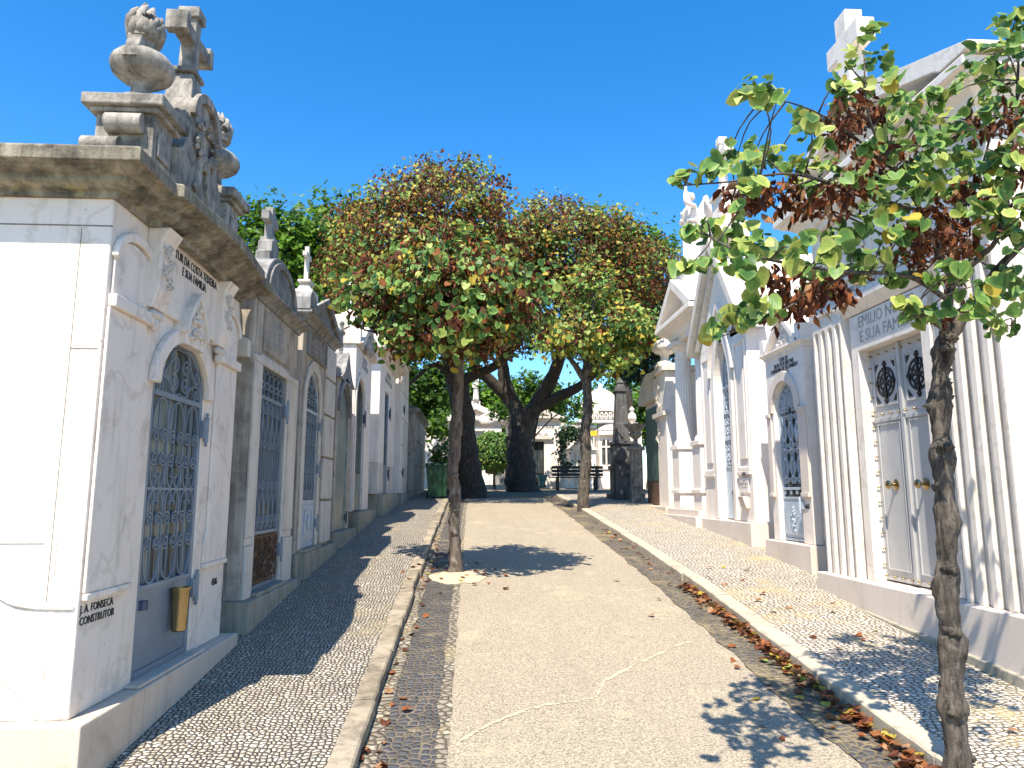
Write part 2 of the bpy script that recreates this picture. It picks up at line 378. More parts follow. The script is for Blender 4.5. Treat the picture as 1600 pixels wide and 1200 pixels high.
def bez(p, q, r, s, n=10):
    o = []
    for i in range(n + 1):
        t = i / n; a = (1 - t) ** 3; b = 3 * t * (1 - t) ** 2; c = 3 * t * t * (1 - t); d = t ** 3
        o.append((a * p[0] + b * q[0] + c * r[0] + d * s[0], a * p[1] + b * q[1] + c * r[1] + d * s[1]))
    return o
def shell(F, mb, u0, u1, v0, v1, depth, door, head, t=.12, w=0):
    """wall of a chapel: body block plus a front slab with a door opening; door=(a,b,z0,zs) head=rise, 0 for square"""
    mb.box(F, u0, u1, v0, v1, w - depth, w - t)
    a, b_, z0, zs = door
    hd = [(a, zs), (b_, zs)] if not head else (arch(a, b_, zs, head) if head > 0 else pointed(a, b_, zs, -head))
    if z0 <= v0 + .01:
        poly = [(u0, v0), (u0, v1), (u1, v1), (u1, v0), (b_, v0)] + hd[::-1] + [(a, v0)]
        mb.prism(F, poly, w - t, w)
    else:
        mb.prism(F, [(u0, z0), (u0, v1), (u1, v1), (u1, z0), (b_, z0)] + hd[::-1] + [(a, z0)], w - t, w)
        mb.box(F, u0, u1, v0, z0, w - t, w)
    return mb
def door_leaf(F, a, b_, z0, zs, head, w, mt, par, fw=.05, tk=.05, glass='glass', panel=None, name='door', mid=None):
    """door = frame ring + kick panel (+ transom); glass behind. returns the door object"""
    hd = [(a, zs), (b_, zs)] if not head else (arch(a, b_, zs, head) if head > 0 else pointed(a, b_, zs, -head))
    hi = [(a + fw, zs), (b_ - fw, zs)] if not head else (arch(a + fw, b_ - fw, zs, head - fw) if head > 0 else pointed(a + fw, b_ - fw, zs, -head - fw * 1.6))
    if not head: hi = [(a + fw, zs - fw), (b_ - fw, zs - fw)]
    mb = MB(); mb.ring(F, [(a, z0)] + hd + [(b_, z0)], [(a + fw, z0)] + hi + [(b_ - fw, z0)], w - tk, w)
    if panel: 
        mb.box(F, a + fw, b_ - fw, z0, panel, w - tk, w - .012)
        mb.box(F, a + fw, b_ - fw, panel - fw * .8, panel, w - .0119, w + .004)
        mb.box(F, a + fw, b_ - fw, z0, z0 + fw, w - .0119, w + .004)
    if mid: mb.box(F, a + fw, b_ - fw, mid - .02, mid + .02, w - tk, w + .004)
    d = mb.ob(name, mt, par, bev=.004)
    gp = [(a + fw * .5, panel - .02 if panel else z0)] + [(x, y) for x, y in hi] + [(b_ - fw * .5, panel - .02 if panel else z0)]
    MB().prism(F, gp, w - tk - .02, w - tk + .006).ob('pane', glass, d)
    return d
def hinge(F, u, v, w, par, mt='bluedk', h=.2):
    mb = MB(); mb.box(F, u - .05, u + .012, v - h * .35, v + h * .35, w, w + .03)
    c = F(u + .02, v, w + .03); mb.lathe((c[0], c[1], v), [(.004, -h * .7), (.016, -h * .62), (.008, -h * .55), (.018, -h * .5), (.018, h * .5), (.008, h * .55), (.016, h * .62), (.004, h * .7)], 8)
    return mb.ob('hinge', mt, par)
# ================================================================== SETTING: ground, road, pavements
def strip(name, x0, x1, y0, y1, dz, mt, step=.5, edge=0, thick=0, nx=1):
    n = int((y1 - y0) / step) + 1; vs = []; fs = []
    for i in range(n + 1):
        Y = y0 + (y1 - y0) * i / n
        for j in range(nx + 1):
            x = x0 + (x1 - x0) * j / nx
            if edge and j in (0, nx): x += edge * mnoise.noise(Vector((x0 * 7 + j, Y * 3.1, 0))) + edge * .6 * mnoise.noise(Vector((x1 * 5 + j, Y * 11., 3)))
            vs.append((x, Y, g(Y) + dz))
    w = nx + 1
    for i in range(n):
        for j in range(nx): a = i * w + j; fs.append((a, a + 1, a + w + 1, a + w))
    if thick:
        o = len(vs); vs += [(x, y, z - thick) for x, y, z in vs]
        for i in range(n):
            for j in (0, nx): a = i * w + j; fs.append((a, a + w, o + a + w, o + a))
        for i in (0, n):
            for j in range(nx): a = i * w + j; fs.append((a, a + 1, o + a + 1, o + a))
    mb = MB(); mb.add(vs, fs); return struct(mb.ob(name, mt))
strip('ground', -150, 150, -30, 220, -.30, 'soil', 2.)
strip('road', -.17, 2.42, -14, 24.2, -.10, 'asphalt', .12, .03)
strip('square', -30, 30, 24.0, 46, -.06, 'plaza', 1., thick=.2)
strip('gutter_border', -.24, -.13, -14, 24.1, -.096, 'strip', .1, .02)
strip('gutter', -.60, -.22, -14, 24.1, -.092, 'basalt', .1, .03)
strip('gutter_border', -.72, -.57, -14, 24.1, -.088, 'strip', .1, .03)
strip('gutter', 2.38, 2.84, -14, 24.1, -.092, 'basaltr', .1, .05)
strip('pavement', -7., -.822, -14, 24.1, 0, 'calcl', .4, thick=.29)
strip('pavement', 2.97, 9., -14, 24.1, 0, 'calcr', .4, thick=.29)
# kerb stones with open joints and small offsets
def kerb(x0, x1, mt, face):
    mb = MB(); y = -13.
    while y < 24:
        L = rnd.uniform(.7, 1.25); a, b_ = y + .006, min(y + L, 24.05) - .006; n = 6; dx = rnd.uniform(-.012, .012); dz = rnd.uniform(-.006, .008)
        ring = []
        for i in range(n + 1):
            Y = a + (b_ - a) * i / n; e = .014 * mnoise.noise(Vector((Y * 4, x0, 2))) + dx; z = g(Y) + dz + .006 + .006 * mnoise.noise(Vector((Y * 6, x0, 5)))
            xa, xb = (x0, x1 + e) if face > 0 else (x0 + e, x1)
            c = .014
            ring += [(xa, Y, z - .28), (xb, Y, z - .28), (xb, Y, z - c if face > 0 else z), (xb - (c if face > 0 else 0), Y, z), (xa + (0 if face > 0 else c), Y, z), (xa, Y, z if face > 0 else z - c)]
        fs = [(i * 6 + k, i * 6 + (k + 1) % 6, (i + 1) * 6 + (k + 1) % 6, (i + 1) * 6 + k) for i in range(n) for k in range(6)]
        fs += [tuple(range(6)), tuple(range(n * 6 + 5, n * 6 - 1, -1))]
        mb.add(ring, fs); y += L
    return struct(mb.ob('kerb', mt))
kerb(-.825, -.68, 'kerbL', 1); kerb(2.80, 2.975, 'kerbR', -1)
# pale streak of washed sand across the asphalt
pts = [(-.08, 4.96), (.03, 5.15), (.26, 5.39), (.55, 5.6), (.82, 5.66), (.97, 5.75), (1.09, 6.04), (1.34, 6.35), (1.72, 6.73), (2.12, 7.1)]
mb = MB(); vs = []; fs = []; path = []
for a, b_ in zip(pts, pts[1:]):
    for k in range(24): path.append((a[0] + (b_[0] - a[0]) * k / 24, a[1] + (b_[1] - a[1]) * k / 24))
for i, (x, y) in enumerate(path):
    nz = lambda q, sc: mnoise.noise(Vector((x * sc + q, y * sc, q)))
    w = max(.0015, .012 + .012 * nz(3, 5) + .016 * nz(7, 23) + .010 * rnd.uniform(-1, 1)); x += .02 * nz(1, 9) + .012 * nz(2, 30); y += .02 * nz(5, 8) + .012 * nz(6, 31)
    vs += [(x - w * .5, y + w, g(y + w) - .0955), (x + w * .5, y - w, g(y - w) - .0955)]
fs = [(2 * i, 2 * i + 1, 2 * i + 3, 2 * i + 2) for i in range(len(path) - 1)]
mb.add(vs, fs); struct(mb.ob('sand_streak', 'sand'))

# ================================================================== ORNAMENT HELPERS
def urn(loc, s, mt, label, group, sd=0):
    t = thing('stone_urn', loc, label, 'urn', group)
    mb = MB(); mb.lathe(loc, [(.13 * s, 0), (.13 * s, .03 * s), (.10 * s, .045 * s), (.068 * s, .07 * s), (.066 * s, .13 * s), (.085 * s, .165 * s), (.15 * s, .19 * s), (.205 * s, .235 * s), (.222 * s, .285 * s), (.215 * s, .325 * s), (.18 * s, .37 * s), (.12 * s, .405 * s), (.08 * s, .42 * s), (.085 * s, .485 * s), (.118 * s, .50 * s), (.118 * s, .53 * s), (.07 * s, .545 * s)], 28)
    mb.ob('urn_body', mt, t, angle=45)
    mb = MB(); mb.box(Fr('C', loc[1]), loc[0] - .145 * s, loc[0] + .145 * s, loc[2] - .05 * s, loc[2] + .002, -.145 * s, .145 * s); mb.ob('urn_foot', mt, t, bev=.006)
    for k in range(2):
        mb = MB(); mb.wedge(Fr('C', loc[1]), loc[0] - .05 * s, loc[0] + .05 * s, loc[2] + .26 * s, loc[2] + .47 * s, *( (.15 * s, .225 * s) if k else (-.225 * s, -.15 * s)), *((.08 * s, .15 * s) if k else (-.15 * s, -.08 * s)))
        mb.ob('strap', mt, t, bev=.008)
    mb = MB(); mb.ball((loc[0], loc[1], loc[2] + .64 * s), .10 * s, 18, 12, (1, 1, 1.1), .55)
    for k in range(17):   # carved flame: twisted tongues
        a = k * 2.4 + sd; r0 = .070 * s * (1 if k < 11 else .4); h = (.17 + .07 * ((k * 37) % 5) / 5 + (.05 if k >= 11 else 0)) * s
        P = []; Q = []
        for i in range(6):
            q = i / 5; rr = r0 * (1 + .5 * math.sin(q * 2.9)) ; aa = a + .9 * q
            P.append((loc[0] + rr * math.cos(aa), loc[1] + rr * math.sin(aa), loc[2] + .53 * s + h * q)); Q.append(.05 * s * (1 - q) ** .6 + .007)
        mb.tube(P, Q, 7, .25, 14)
    mb.ob('flame', mt, t, smooth=True)
    return t
def relief_flowers(F, pts, mt, par, name='relief', r=.045, seed=1):
    q = random.Random(seed); mb = MB()
    for (u, v) in pts:
        for k in range(4):
            c = F(u + q.uniform(-r, r), v + q.uniform(-r, r), q.uniform(0, .012))
            mb.ball(c, r * q.uniform(.35, .7), 6, 4, (1, 1, q.uniform(.6, 1.2)), .6)
    return mb.ob(name, mt, par, smooth=True)
def leafscroll(F, u, v0, v1, w, amp, mt, par, name='relief', n=2):
    mb = MB()
    pth = [(u + amp * math.sin(6.3 * n * i / 40), v0 + (v1 - v0) * i / 40) for i in range(41)]
    mb.ribbon(F, pth, .014, w - .01, w + .012)
    for i in range(3, 40, 3):
        a = pth[i]; sgn = 1 if i % 2 else -1
        mb.ribbon(F, spir(a[0] + sgn * amp * .7, a[1], amp * .6, amp * .15, 0, sgn * 7, 10), .010, w - .01, w + .01)
    return mb.ob(name, mt, par, angle=40)
def scroll_grille(F, u0, u1, z0, z1, w, ncol, mt, par, d=.022, t=.011):
    """lyre pattern of curled flat bars, mirrored about a middle rail"""
    mb = MB(); cw = (u1 - u0) / ncol; zm = (z0 + z1) / 2; w0, w1 = w - d, w
    for c in range(ncol):
        cx = u0 + cw * (c + .5)
        for up in (1, -1):
            Z = lambda k: zm + up * k; H = (z1 - z0) / 2
            for s in (-1, 1):
                X = lambda k: cx + s * k * cw
                zA = H - cw * .98; zB = H - cw * 1.55
                p = [(X(.24 + .0), 0)] ; r = cw * .2
                sp = spir(0, 0, r * .22, r, math.pi * 3.2, 0, 22)
                pA = [(X(.25) + s * a, Z(zA + b_)) for a, b_ in sp]
                top = bez((X(.25) + s * r, Z(zA)), (X(.47), Z(zA + cw * .35)), (X(.40), Z(H - .005)), (X(.0), Z(H - .01)), 12)
                mb.ribbon(F, pA + top[1:], t, w0, w1)
                sp = spir(0, 0, r * .22, r, -math.pi * 3.2, 0, 22)
                pB = [(X(.25) + s * a, Z(zB + b_)) for a, b_ in sp]
                v = bez((X(.25) + s * r, Z(zB)), (X(.47), Z(zB - cw * .75)), (X(.06), Z(zB - cw * .95)), (X(.06), Z(max(.1, zB - cw * 1.75))), 12)
                e = spir(X(.13), Z(max(.1, zB - cw * 1.75)), .07 * cw, .03 * cw, math.pi if s > 0 else 0, (math.pi if s > 0 else 0) + s * up * 5, 10)
                mb.ribbon(F, pB + v[1:] + e, t, w0, w1)
        mb.ribbon(F, [(cx, z0), (cx, z1)], t * .8, w0 - .012, w0 - .002)
        if c: mb.box(F, u0 + cw * c - t * .6, u0 + cw * c + t * .6, z0, z1, w0 - .006, w1 - .006)
    mb.box(F, u0, u1, zm - .009, zm + .009, w0 - .005, w1 - .007)
    return mb.ob('grille', mt, par, angle=30)
def bar_grille(F, u0, u1, z0, z1, w, n, mt, par, d=.02, t=.011, loops=True, head=None):
    """upright bars with pointed loops and small rings at both ends"""
    mb = MB(); cw = (u1 - u0) / n; w0, w1 = w - d, w
    for c in range(n + 1):
        u = u0 + cw * c
        mb.box(F, u - t / 2, u + t / 2, z0, z1, w0, w1 - .004)
    for c in range(n):
        cx = u0 + cw * (c + .5)
        if loops:
            for zz, up in ((z0, 1), (z1, -1)):
                h = min((z1 - z0) * .30, cw * 3.2)
                for s in (-1, 1):
                    mb.ribbon(F, bez((cx, zz + up * .01), (cx + s * cw * .75, zz + up * h * .3), (cx + s * cw * .45, zz + up * h * .55), (cx, zz + up * h), 12), t * .9, w0 + .002, w1)
                mb.ribbon(F, spir(cx, zz + up * h * .28, cw * .2, cw * .2, 0, 2 * math.pi, 12)[:-1], t * .8, w0 + .004, w1, True)
                mb.ribbon(F, spir(cx, zz + up * (h + cw * .3), cw * .26, cw * .26, 0, 2 * math.pi, 12)[:-1], t * .8, w0 + .004, w1, True)
            mb.ribbon(F, [(cx, z0 + (z1 - z0) * .3), (cx, z0 + (z1 - z0) * .7)], t * .8, w0, w1 - .003)
    return mb.ob('grille', mt, par, angle=30)
def head_grille(F, u0, u1, vs, rise, w, mt, par, t=.011, d=.02, kind='scroll', name='head_grille'):
    mb = MB(); w0, w1 = w - d, w; c = (u0 + u1) / 2; h = (u1 - u0) / 2
    if kind == 'scroll':
        for s in (-1, 1):
            X = lambda k: c + s * k * h
            a = spir(0, 0, .03 * h, .17 * h, 9, 0, 18)
            mb.ribbon(F, [(X(.22) + s * p, vs + rise * .62 + q) for p, q in a] + bez((X(.22) + s * .17 * h, vs + rise * .62), (X(.5), vs + rise * .95), (X(.2), vs + rise * 1.), (X(0), vs + rise * .97), 8)[1:], t, w0, w1)
            mb.ribbon(F, [(X(.22) + s * p, vs + rise * .28 - q) for p, q in a] + bez((X(.22) + s * .17 * h, vs + rise * .28), (X(.42), vs), (X(.2), vs - .02), (X(0), vs + .02), 8)[1:], t, w0, w1)
            mb.ribbon(F, [(X(.78) + s * p * .8, vs + rise * .5 + q) for p, q in a] + bez((X(.78) + s * .14 * h, vs + rise * .5), (X(.95), vs + rise * .2), (X(.7), vs + rise * .2), (X(.3), vs + rise * .9), 8)[1:], t, w0, w1)
            mb.ribbon(F, [(X(.8) + s * p * .8, vs + rise * .12 - q) for p, q in a] + bez((X(.8) + s * .14 * h, vs + rise * .1), (X(.98), vs + rise * .4), (X(.5), vs + rise * .4), (X(.3), vs + .02), 8)[1:], t, w0, w1)
    elif kind == 'fan':
        for k in range(9):
            a = math.pi * (k + .5) / 9
            mb.ribbon(F, [(c + .2 * h * math.cos(a), vs + .2 * rise * math.sin(a)), (c + .98 * h * math.cos(a), vs + .98 * rise * math.sin(a))], t, w0, w1)
            mb.ribbon(F, spir(c + .62 * h * math.cos(a), vs + .62 * rise * math.sin(a), .11 * h, .11 * h, 0, 6.283, 10)[:-1], t, w0, w1, True)
            mb.ribbon(F, spir(c + .86 * h * math.cos(a), vs + .86 * rise * math.sin(a), .09 * h, .09 * h, 0, 6.283, 10)[:-1], t, w0, w1, True)
        for q in (.22, .5, .76): mb.ribbon(F, [(c + q * h * math.cos(math.pi * i / 14), vs + q * rise * math.sin(math.pi * i / 14)) for i in range(15)], t, w0, w1)
    else:   # mesh of interlaced circles
        n = 5; cw = 2 * h / n
        for i in range(n):
            for j in range(int(rise / cw * 1.6) + 1):
                x = u0 + cw * (i + .5); z = vs + cw * .62 * (j + .5); 
                if z + cw * .3 < vs + rise * math.sqrt(max(0, 1 - ((x - c) / h) ** 2)) or kind == 'rect':
                    if z + cw * .5 <= vs + rise + .02: mb.ribbon(F, spir(x, z, cw * .52, cw * .52, 0, 6.283, 14)[:-1], t, w0 + .002 * (i % 2), w1 - .002 * (j % 2), True)
    return mb.ob(name, mt, par, angle=30)
def flame_cap(): pass

# ================================================================== LEFT ROW
# ---- the large white tomb nearest the camera
F = Fr('L', -2.2)
T1 = thing('mausoleum', (-2.6, 5.5, .0), 'white tomb with bowed cornice, flame urns and scrolled blue iron door holding a brass vase', 'mausoleum', 'tombs along the left pavement')
mb = MB(); shell(F, mb, 4.3, 6.7, .37, 3.43, 3.4, (5.03, 5.97, .37, 2.36), .38, .14)
mb.ob('wall', 'white', T1, bev=.012)
mb = MB(); mb.box(F, 4.2, 6.83, -.35, .37, -3.5, .12); mb.box(F, 4.93, 6.08, .3705, .392, -.14, .10); mb.ob('plinth', 'pink', T1, bev=.012)
for (a, b_) in ((4.0 + .3, 5.03), (5.97, 6.7)):      # side panels of the facade
    ins = (a + .02, b_ - .16) if a < 5 else (a + .16, b_ - .02)
    mb = MB()
    mb.prism(F, [(ins[0], 1.04), (ins[1], 1.04), (ins[1], 1.22), (ins[1] - (.0 if a > 5 else .05), 1.3), (ins[1] - (.0 if a > 5 else .05), 2.72), (ins[0] + (.05 if a > 5 else 0), 2.72), (ins[0] + (.05 if a > 5 else 0), 1.3), (ins[0], 1.22)], 0, .022)
    mb.prism(F, [(ins[0], 1.0), (ins[1], 1.0), (ins[1], 1.0399), (ins[0], 1.0399)], 0, .035)
    mb.prism(F, [(ins[0], 2.7201), (ins[1] + .02, 2.7201), (ins[1] + .02, 2.80), (ins[0], 2.80)], 0, .055)
    mb.prism(F, [(ins[0] + .02, 2.8001)] + [(p, q) for p, q in arch(ins[0] + .02, ins[1] - .02, 3.02, .17, 12)] + [(ins[1] - .02, 2.8001)], 0, .02)
    up = arch(ins[0] - .0, ins[1] + .02, 3.04, .22, 12); lo = arch(ins[0] + .03, ins[1] - .01, 3.02, .18, 12)
    mb.ring(F, up, lo, 0, .042)
    mb.ob('panel', 'white', T1, bev=.008)
# volute corner on the lit flank (S-shaped raised moulding) and ashlar joints
FS = Fr('C', 4.3)
mb = MB(); pth = bez((-3.1, 1.30), (-2.75, 1.30), (-2.72, 1.28), (-2.68, 1.12), 10) + bez((-2.68, 1.12), (-2.64, .98), (-2.5, .97), (-2.22, .97), 10)[1:]
mb.ribbon(FS, pth, .022, -.01, .012); mb.ob('moulding', 'white', T1, bev=.004)
mb = MB()
for u0, u1, v0, v1 in ((-5.4, -2.42, 1.32, 1.324), (-2.378, -2.375, 1.0, 3.2), (-5.4, -2.2, 3.21, 3.218), (-2.372, -2.22, 2.45, 2.456), (-4.2, -4.197, .37, 1.31), (-3.6, -3.597, 1.33, 3.2)): mb.box(FS, u0, u1, v0, v1, -.01, .0025)
for pth in ([(4.32, 2.66), (4.42, 2.64), (4.5, 2.56), (4.56, 2.44), (4.66, 2.42), (4.72, 2.38), (4.8, 2.36)], [(4.6, 2.68), (4.63, 2.58), (4.68, 2.52)]): mb.ribbon(F, pth, .003, -.01, .001)
for pth in ([(-2.2, 2.5), (-2.26, 2.515), (-2.28, 2.50), (-2.3, 2.47), (-2.335, 2.475), (-2.37, 2.46), (-2.38, 2.42), (-2.42, 2.40)],): mb.ribbon(FS, pth, .0022, -.01, .001)
mb.ob('crack', 'crack', T1)
# frieze and cornice (bows forward in the middle)
mb = MB(); mb.box(F, 4.86, 6.14, 2.86, 3.42, 0, .04); mb.ob('name_panel', 'white', T1, bev=.008)
prof = [(-.05, 3.385), (.03, 3.385), (.03, 3.42), (.07, 3.43), (.12, 3.455), (.12, 3.485), (.16, 3.49), (.20, 3.505), (.20, 3.52), (.255, 3.524), (.255, 3.605), (.235, 3.62), (-.05, 3.62)]
path = [(-5.6, 4.3), (-2.2, 4.3), (-2.2, 4.74), (-2.14, 4.76)] + [(-2.14 + .05 * math.sin(math.pi * i / 10), 4.86 + 1.28 * i / 10) for i in range(1, 10)] + [(-2.14, 6.24), (-2.2, 6.26), (-2.2, 6.7), (-5.6, 6.7)]
mb = MB(); mb.sweep(path, prof); mb.box(F, 4.22, 6.78, 3.50, 3.68, -3.3, .06); mb.ob('cornice', 'yellowcor', T1, bev=.006)
# consoles either side of the name panel
for u in (4.88, 6.12):
    mb = MB(); mb.prism(Fr('C', u + .11), [(-2.2, 2.84), (-2.14, 2.84), (-2.10, 2.96), (-2.10, 3.30), (-2.05, 3.39), (-2.2, 3.39)], 0, .22); c = mb.ob('console', 'white', T1, bev=.008)
    leafscroll(Fr('L', -2.10), u, 2.99, 3.28, .004, .045, 'greywhite', c)
    mb = MB(); 
    for k in range(3): mb.ball((-2.15, u - .06 + .06 * k, 2.80), .03, 8, 6)
    mb.ball((-2.16, u, 2.74), .05, 8, 6, (.6, 1, 1)); mb.ob('drop', 'greywhite', c, smooth=True)
# hood over the door arch with gothic crest
mb = MB(); mb.ring(F, arch(4.93, 6.07, 2.36, .47), arch(5.04, 5.96, 2.36, .37), 0, .05)
mb.ob('door_surround', 'white', T1, bev=.01)
crest = pointed(5.31, 5.69, 2.78, .30, 8)
mb = MB(); mb.prism(F, [(5.31, 2.70)] + crest + [(5.69, 2.70)], 0, .085); mb.ring(F, [(a, b_ ) for a, b_ in pointed(5.28, 5.72, 2.78, .355, 8)], crest, 0, .11); c = mb.ob('crest', 'white', T1, bev=.006)
relief_flowers(Fr('L', -2.11), [(5.5, 2.8), (5.46, 2.87), (5.54, 2.87), (5.5, 2.93), (5.5, 2.97), (5.42, 2.8), (5.58, 2.8), (5.36, 2.79), (5.64, 2.79)], 'white', c, 'relief', .035, 3)
text(F, 'ARTUR DA COSTA TEIXEIRA\nE SUA FAMILIA', .092, 5.5, 3.295, .042, 'letter', T1, sp=.95, sx=.80)
text(F, 'J. A. FONSECA\nCONSTRUTOR', .066, 4.32, .93, .002, 'letter', T1, align='LEFT', sx=.9)
text(F, '4506', .085, 6.47, .83, .002, 'letter', T1, name='number', sx=.8)
d = door_leaf(F, 5.03, 5.97, .392, 2.36, .38, -.008, 'blue', T1, .045, .05, 'curtain', panel=.99, mid=2.31)
scroll_grille(F, 5.075, 5.925, .985, 2.29, -.008, 3, 'blue', d, .013, .0095)
head_grille(F, 5.075, 5.925, 2.33, .355, -.008, 'blue', d, .0095, .013)
for v in (2.12, .87): hinge(F, 5.985, v, -.005, d, 'blue', .2)
mb = MB(); c = F(5.12, .86, .0); mb.lathe((c[0], c[1], c[2] - .03), [(.012, 0), (.035, .0), (.035, .06), (.012, .06)], 10); mb.box(F, 5.075, 5.12, .83, .89, -.04, .0); mb.ob('lock', 'bluedk', d, bev=.004)
mb = MB(); c = F(5.63, 0, .05); mb.lathe((c[0], c[1], .60), [(.042, 0), (.054, .01), (.066, .29), (.074, .305), (.074, .315), (.058, .315), (.045, .05)], 20); fh = mb.ob('flower_holder', 'brass', d, angle=40)
fh['label'] = 'polished brass flower holder fixed to the door'
# crowning: base course, two pedestals, scrolled gable with wreath
for i, u in enumerate((4.84, 6.32)):
    mb = MB(); mb.box(F, u - .15, u + .15, 3.6, 4.22, -.37, .02); mb.box(F, u - .10, u + .10, 3.88, 4.06, .0201, .04); mb.box(F, u - .19, u + .19, 4.16, 4.195, -.40, .06); mb.box(F, u - .23, u + .23, 4.1951, 4.275, -.44, .10); mb.box(F, u - .17, u + .17, 3.6601, 3.80, -.39, .05)
    p = mb.ob('pedestal', 'weath', T1, bev=.01)
    mb = MB()
    for (du, dv, r) in ((-.08, .05, .07), (-.08, .22, .07)):
        c = F(u - .17, 3.86 + dv, -.3 + .14 * (dv > .2)); 
        mb.tube([(c[0] - .12, c[1], c[2]), (c[0] + .12, c[1], c[2])], r, 16)
    mb.ob('volute', 'weath', p, angle=40)
gab = [(5.06, 3.6), (5.06, 4.02), (5.10, 4.16)] + bez((5.10, 4.13), (5.22, 4.17), (5.22, 4.4), (5.24, 4.5), 8) + arch(5.24, 5.80, 4.5, .22, 14)[1:] + bez((5.80, 4.5), (5.82, 4.4), (5.82, 4.17), (5.96, 4.13), 8)[1:] + [(6.0, 4.02), (6.0, 3.6)]
mb = MB(); mb.prism(F, gab, -.30, .03); mb.ring(F, arch(5.22, 5.82, 4.48, .28, 14), arch(5.29, 5.75, 4.48, .21, 14), .03, .07); mb.box(F, 4.99, 5.08, 3.6601, 4.08, -.28, .08); mb.box(F, 5.98, 6.07, 3.6601, 4.08, -.28, .08)
gb = mb.ob('gable', 'weath', T1, bev=.008)
relief_flowers(Fr('L', -2.15), [(5.52 + .15 * math.cos(a), 4.34 + .17 * math.sin(a)) for a in np.linspace(0, 6.28, 15)[:-1]], 'weath', gb, 'wreath', .045, 5)
mb = MB()
for s in (-1, 1):
    mb.ribbon(Fr('L', -2.16), bez((5.52, 4.25), (5.52 + s * .16, 4.2), (5.52 + s * .02, 4.1), (5.52 + s * .15, 3.93), 12), .07, -.01, .02)
mb.ob('ribbon', 'weath', gb, bev=.006)
Fc = Fr('L', -2.33)
t = thing('stone_cross', (-2.33, 5.52, 4.7), 'weathered stone cross with flared arms on the scrolled gable between the flame urns', 'cross')
mb = MB(); mb.wedge(Fc, 5.34, 5.70, 4.66, 4.85, -.11, .11, -.09, .09, .06, .06); mb.wedge(Fc, 5.41, 5.63, 4.85, 4.94, -.08, .08, -.07, .07, .03, .03); mb.box(Fc, 5.40, 5.64, 4.94, 4.98, -.09, .09); mb.ob('base', 'weath', t, bev=.008)
mb = MB(); cross(mb, Fc, 5.52, 4.98, 5.48, .10, .25, 0, .12, 5.27, .015)
for (a, b_, c, e) in ((5.23, 5.31, 5.19, 5.35), (5.73, 5.81, 5.19, 5.35), (5.44, 5.60, 5.44, 5.53)): mb.box(Fc, a, b_, c, e, -.085, .085)
mb.ob('shaft', 'weath', t, bev=.008)
urn((-2.37, 4.86, 4.325), .96, 'weath', 'large stone flame urn nearest the camera, on the near pedestal of the white tomb', 'flame urns on the white tomb')
urn((-2.37, 6.33, 4.325), .96, 'weath', 'stone flame urn on the far pedestal of the white tomb, beyond the stone cross', 'flame urns on the white tomb', 2.)

# ---- second tomb: grey, arched pediment
F = Fr('L', -2.2)
T = thing('mausoleum', (-2.6, 8.1, .2), 'grey stained tomb with arched pediment, tall grille and rusted door panel', 'mausoleum', 'tombs along the left pavement')
mb = MB(); shell(F, mb, 7.2, 9.0, .59, 3.58, 2.6, (7.50, 8.50, .59, 2.97), 0, .14); mb.ob('wall', 'grey', T, bev=.012)
mb = MB(); mb.box(F, 7.12, 9.17, 0, .59, -2.7, .12); mb.box(F, 7.45, 8.55, .5901, .63, -.14, .10); mb.ob('plinth', 'base', T, bev=.012)
mb = MB()
for a, b_ in ((7.205, 7.42), (8.60, 8.995)): mb.box(F, a, b_, 1.18, 2.93, 0, .03); mb.box(F, a, b_, .592, 1.1, 0, .04); mb.box(F, a, b_, 1.1001, 1.1799, 0, .02)
mb.box(F, 7.205, 8.995, 2.9305, 3.0, 0, .035); mb.ob('pilaster', 'greywhite', T, bev=.01)
mb = MB(); mb.ring(F, [(7.43, .632), (7.43, 3.04), (8.57, 3.04), (8.57, .632)], [(7.50, .632), (7.50, 2.965), (8.50, 2.965), (8.50, .632)], 0, .022); mb.ob('door_surround', 'greywhite', T, bev=.006)
mb = MB(); mb.box(F, 7.5, 8.5, 3.09, 3.52, 0, .02); c = mb.ob('name_panel', 'grey', T, bev=.006)
text(F, 'FAMILIA\nDE JOSE\nPEDREIRO', .13, 8.0, 3.39, .022, 'letterg', T, sp=.85, sx=.95)
mb = MB(); mb.sweep(hpath(F, 7.2, 9.0, 2.6), cornice_prof(3.58, 3.70, .13)); mb.ob('cornice', 'weath2', T, bev=.005)
hd = arch(7.42, 8.78, 3.74, .50, 18)
mb = MB(); mb.prism(F, [(7.22, 3.70), (7.30, 3.78), (7.42, 3.79)] + hd[1:-1] + [(8.78, 3.79), (8.9, 3.78), (8.98, 3.70)], -.5, .02); mb.ring(F, arch(7.5, 8.7, 3.75, .44, 18), arch(7.58, 8.62, 3.75, .37, 18), .02, .05)
mb.box(F, 7.3, 8.9, 3.6995, 4.0, -2.5, -.5005); mb.ob('pediment', 'weath2', T, bev=.008)
mb = MB()
c = Fr('C', 7.2)
mb.prism(c, [(-2.6, 2.95), (-2.22, 2.95), (-2.22, 3.12), (-2.3, 3.16), (-2.34, 3.3), (-2.36, 3.55), (-2.6, 3.55)], .0, .10); mb.ob('bracket', 'greywhite', T, bev=.01)
d = door_leaf(F, 7.50, 8.50, .63, 2.965, 0, -.015, 'blue', T, .045, .045, 'glass', panel=1.22, mid=2.62)
bar_grille(F, 7.545, 8.455, 1.22, 2.60, -.015, 5, 'blue', d, t=.013)
head_grille(F, 7.545, 8.455, 2.64, .28, -.015, 'blue', d, .013, kind='rect')
mb = MB(); mb.box(F, 7.545, 8.455, .68, 1.18, -.1, -.010); q = mb.ob('kick_panel', 'rust', d); q['label'] = 'heavily rusted openwork iron panel'
mb = MB()
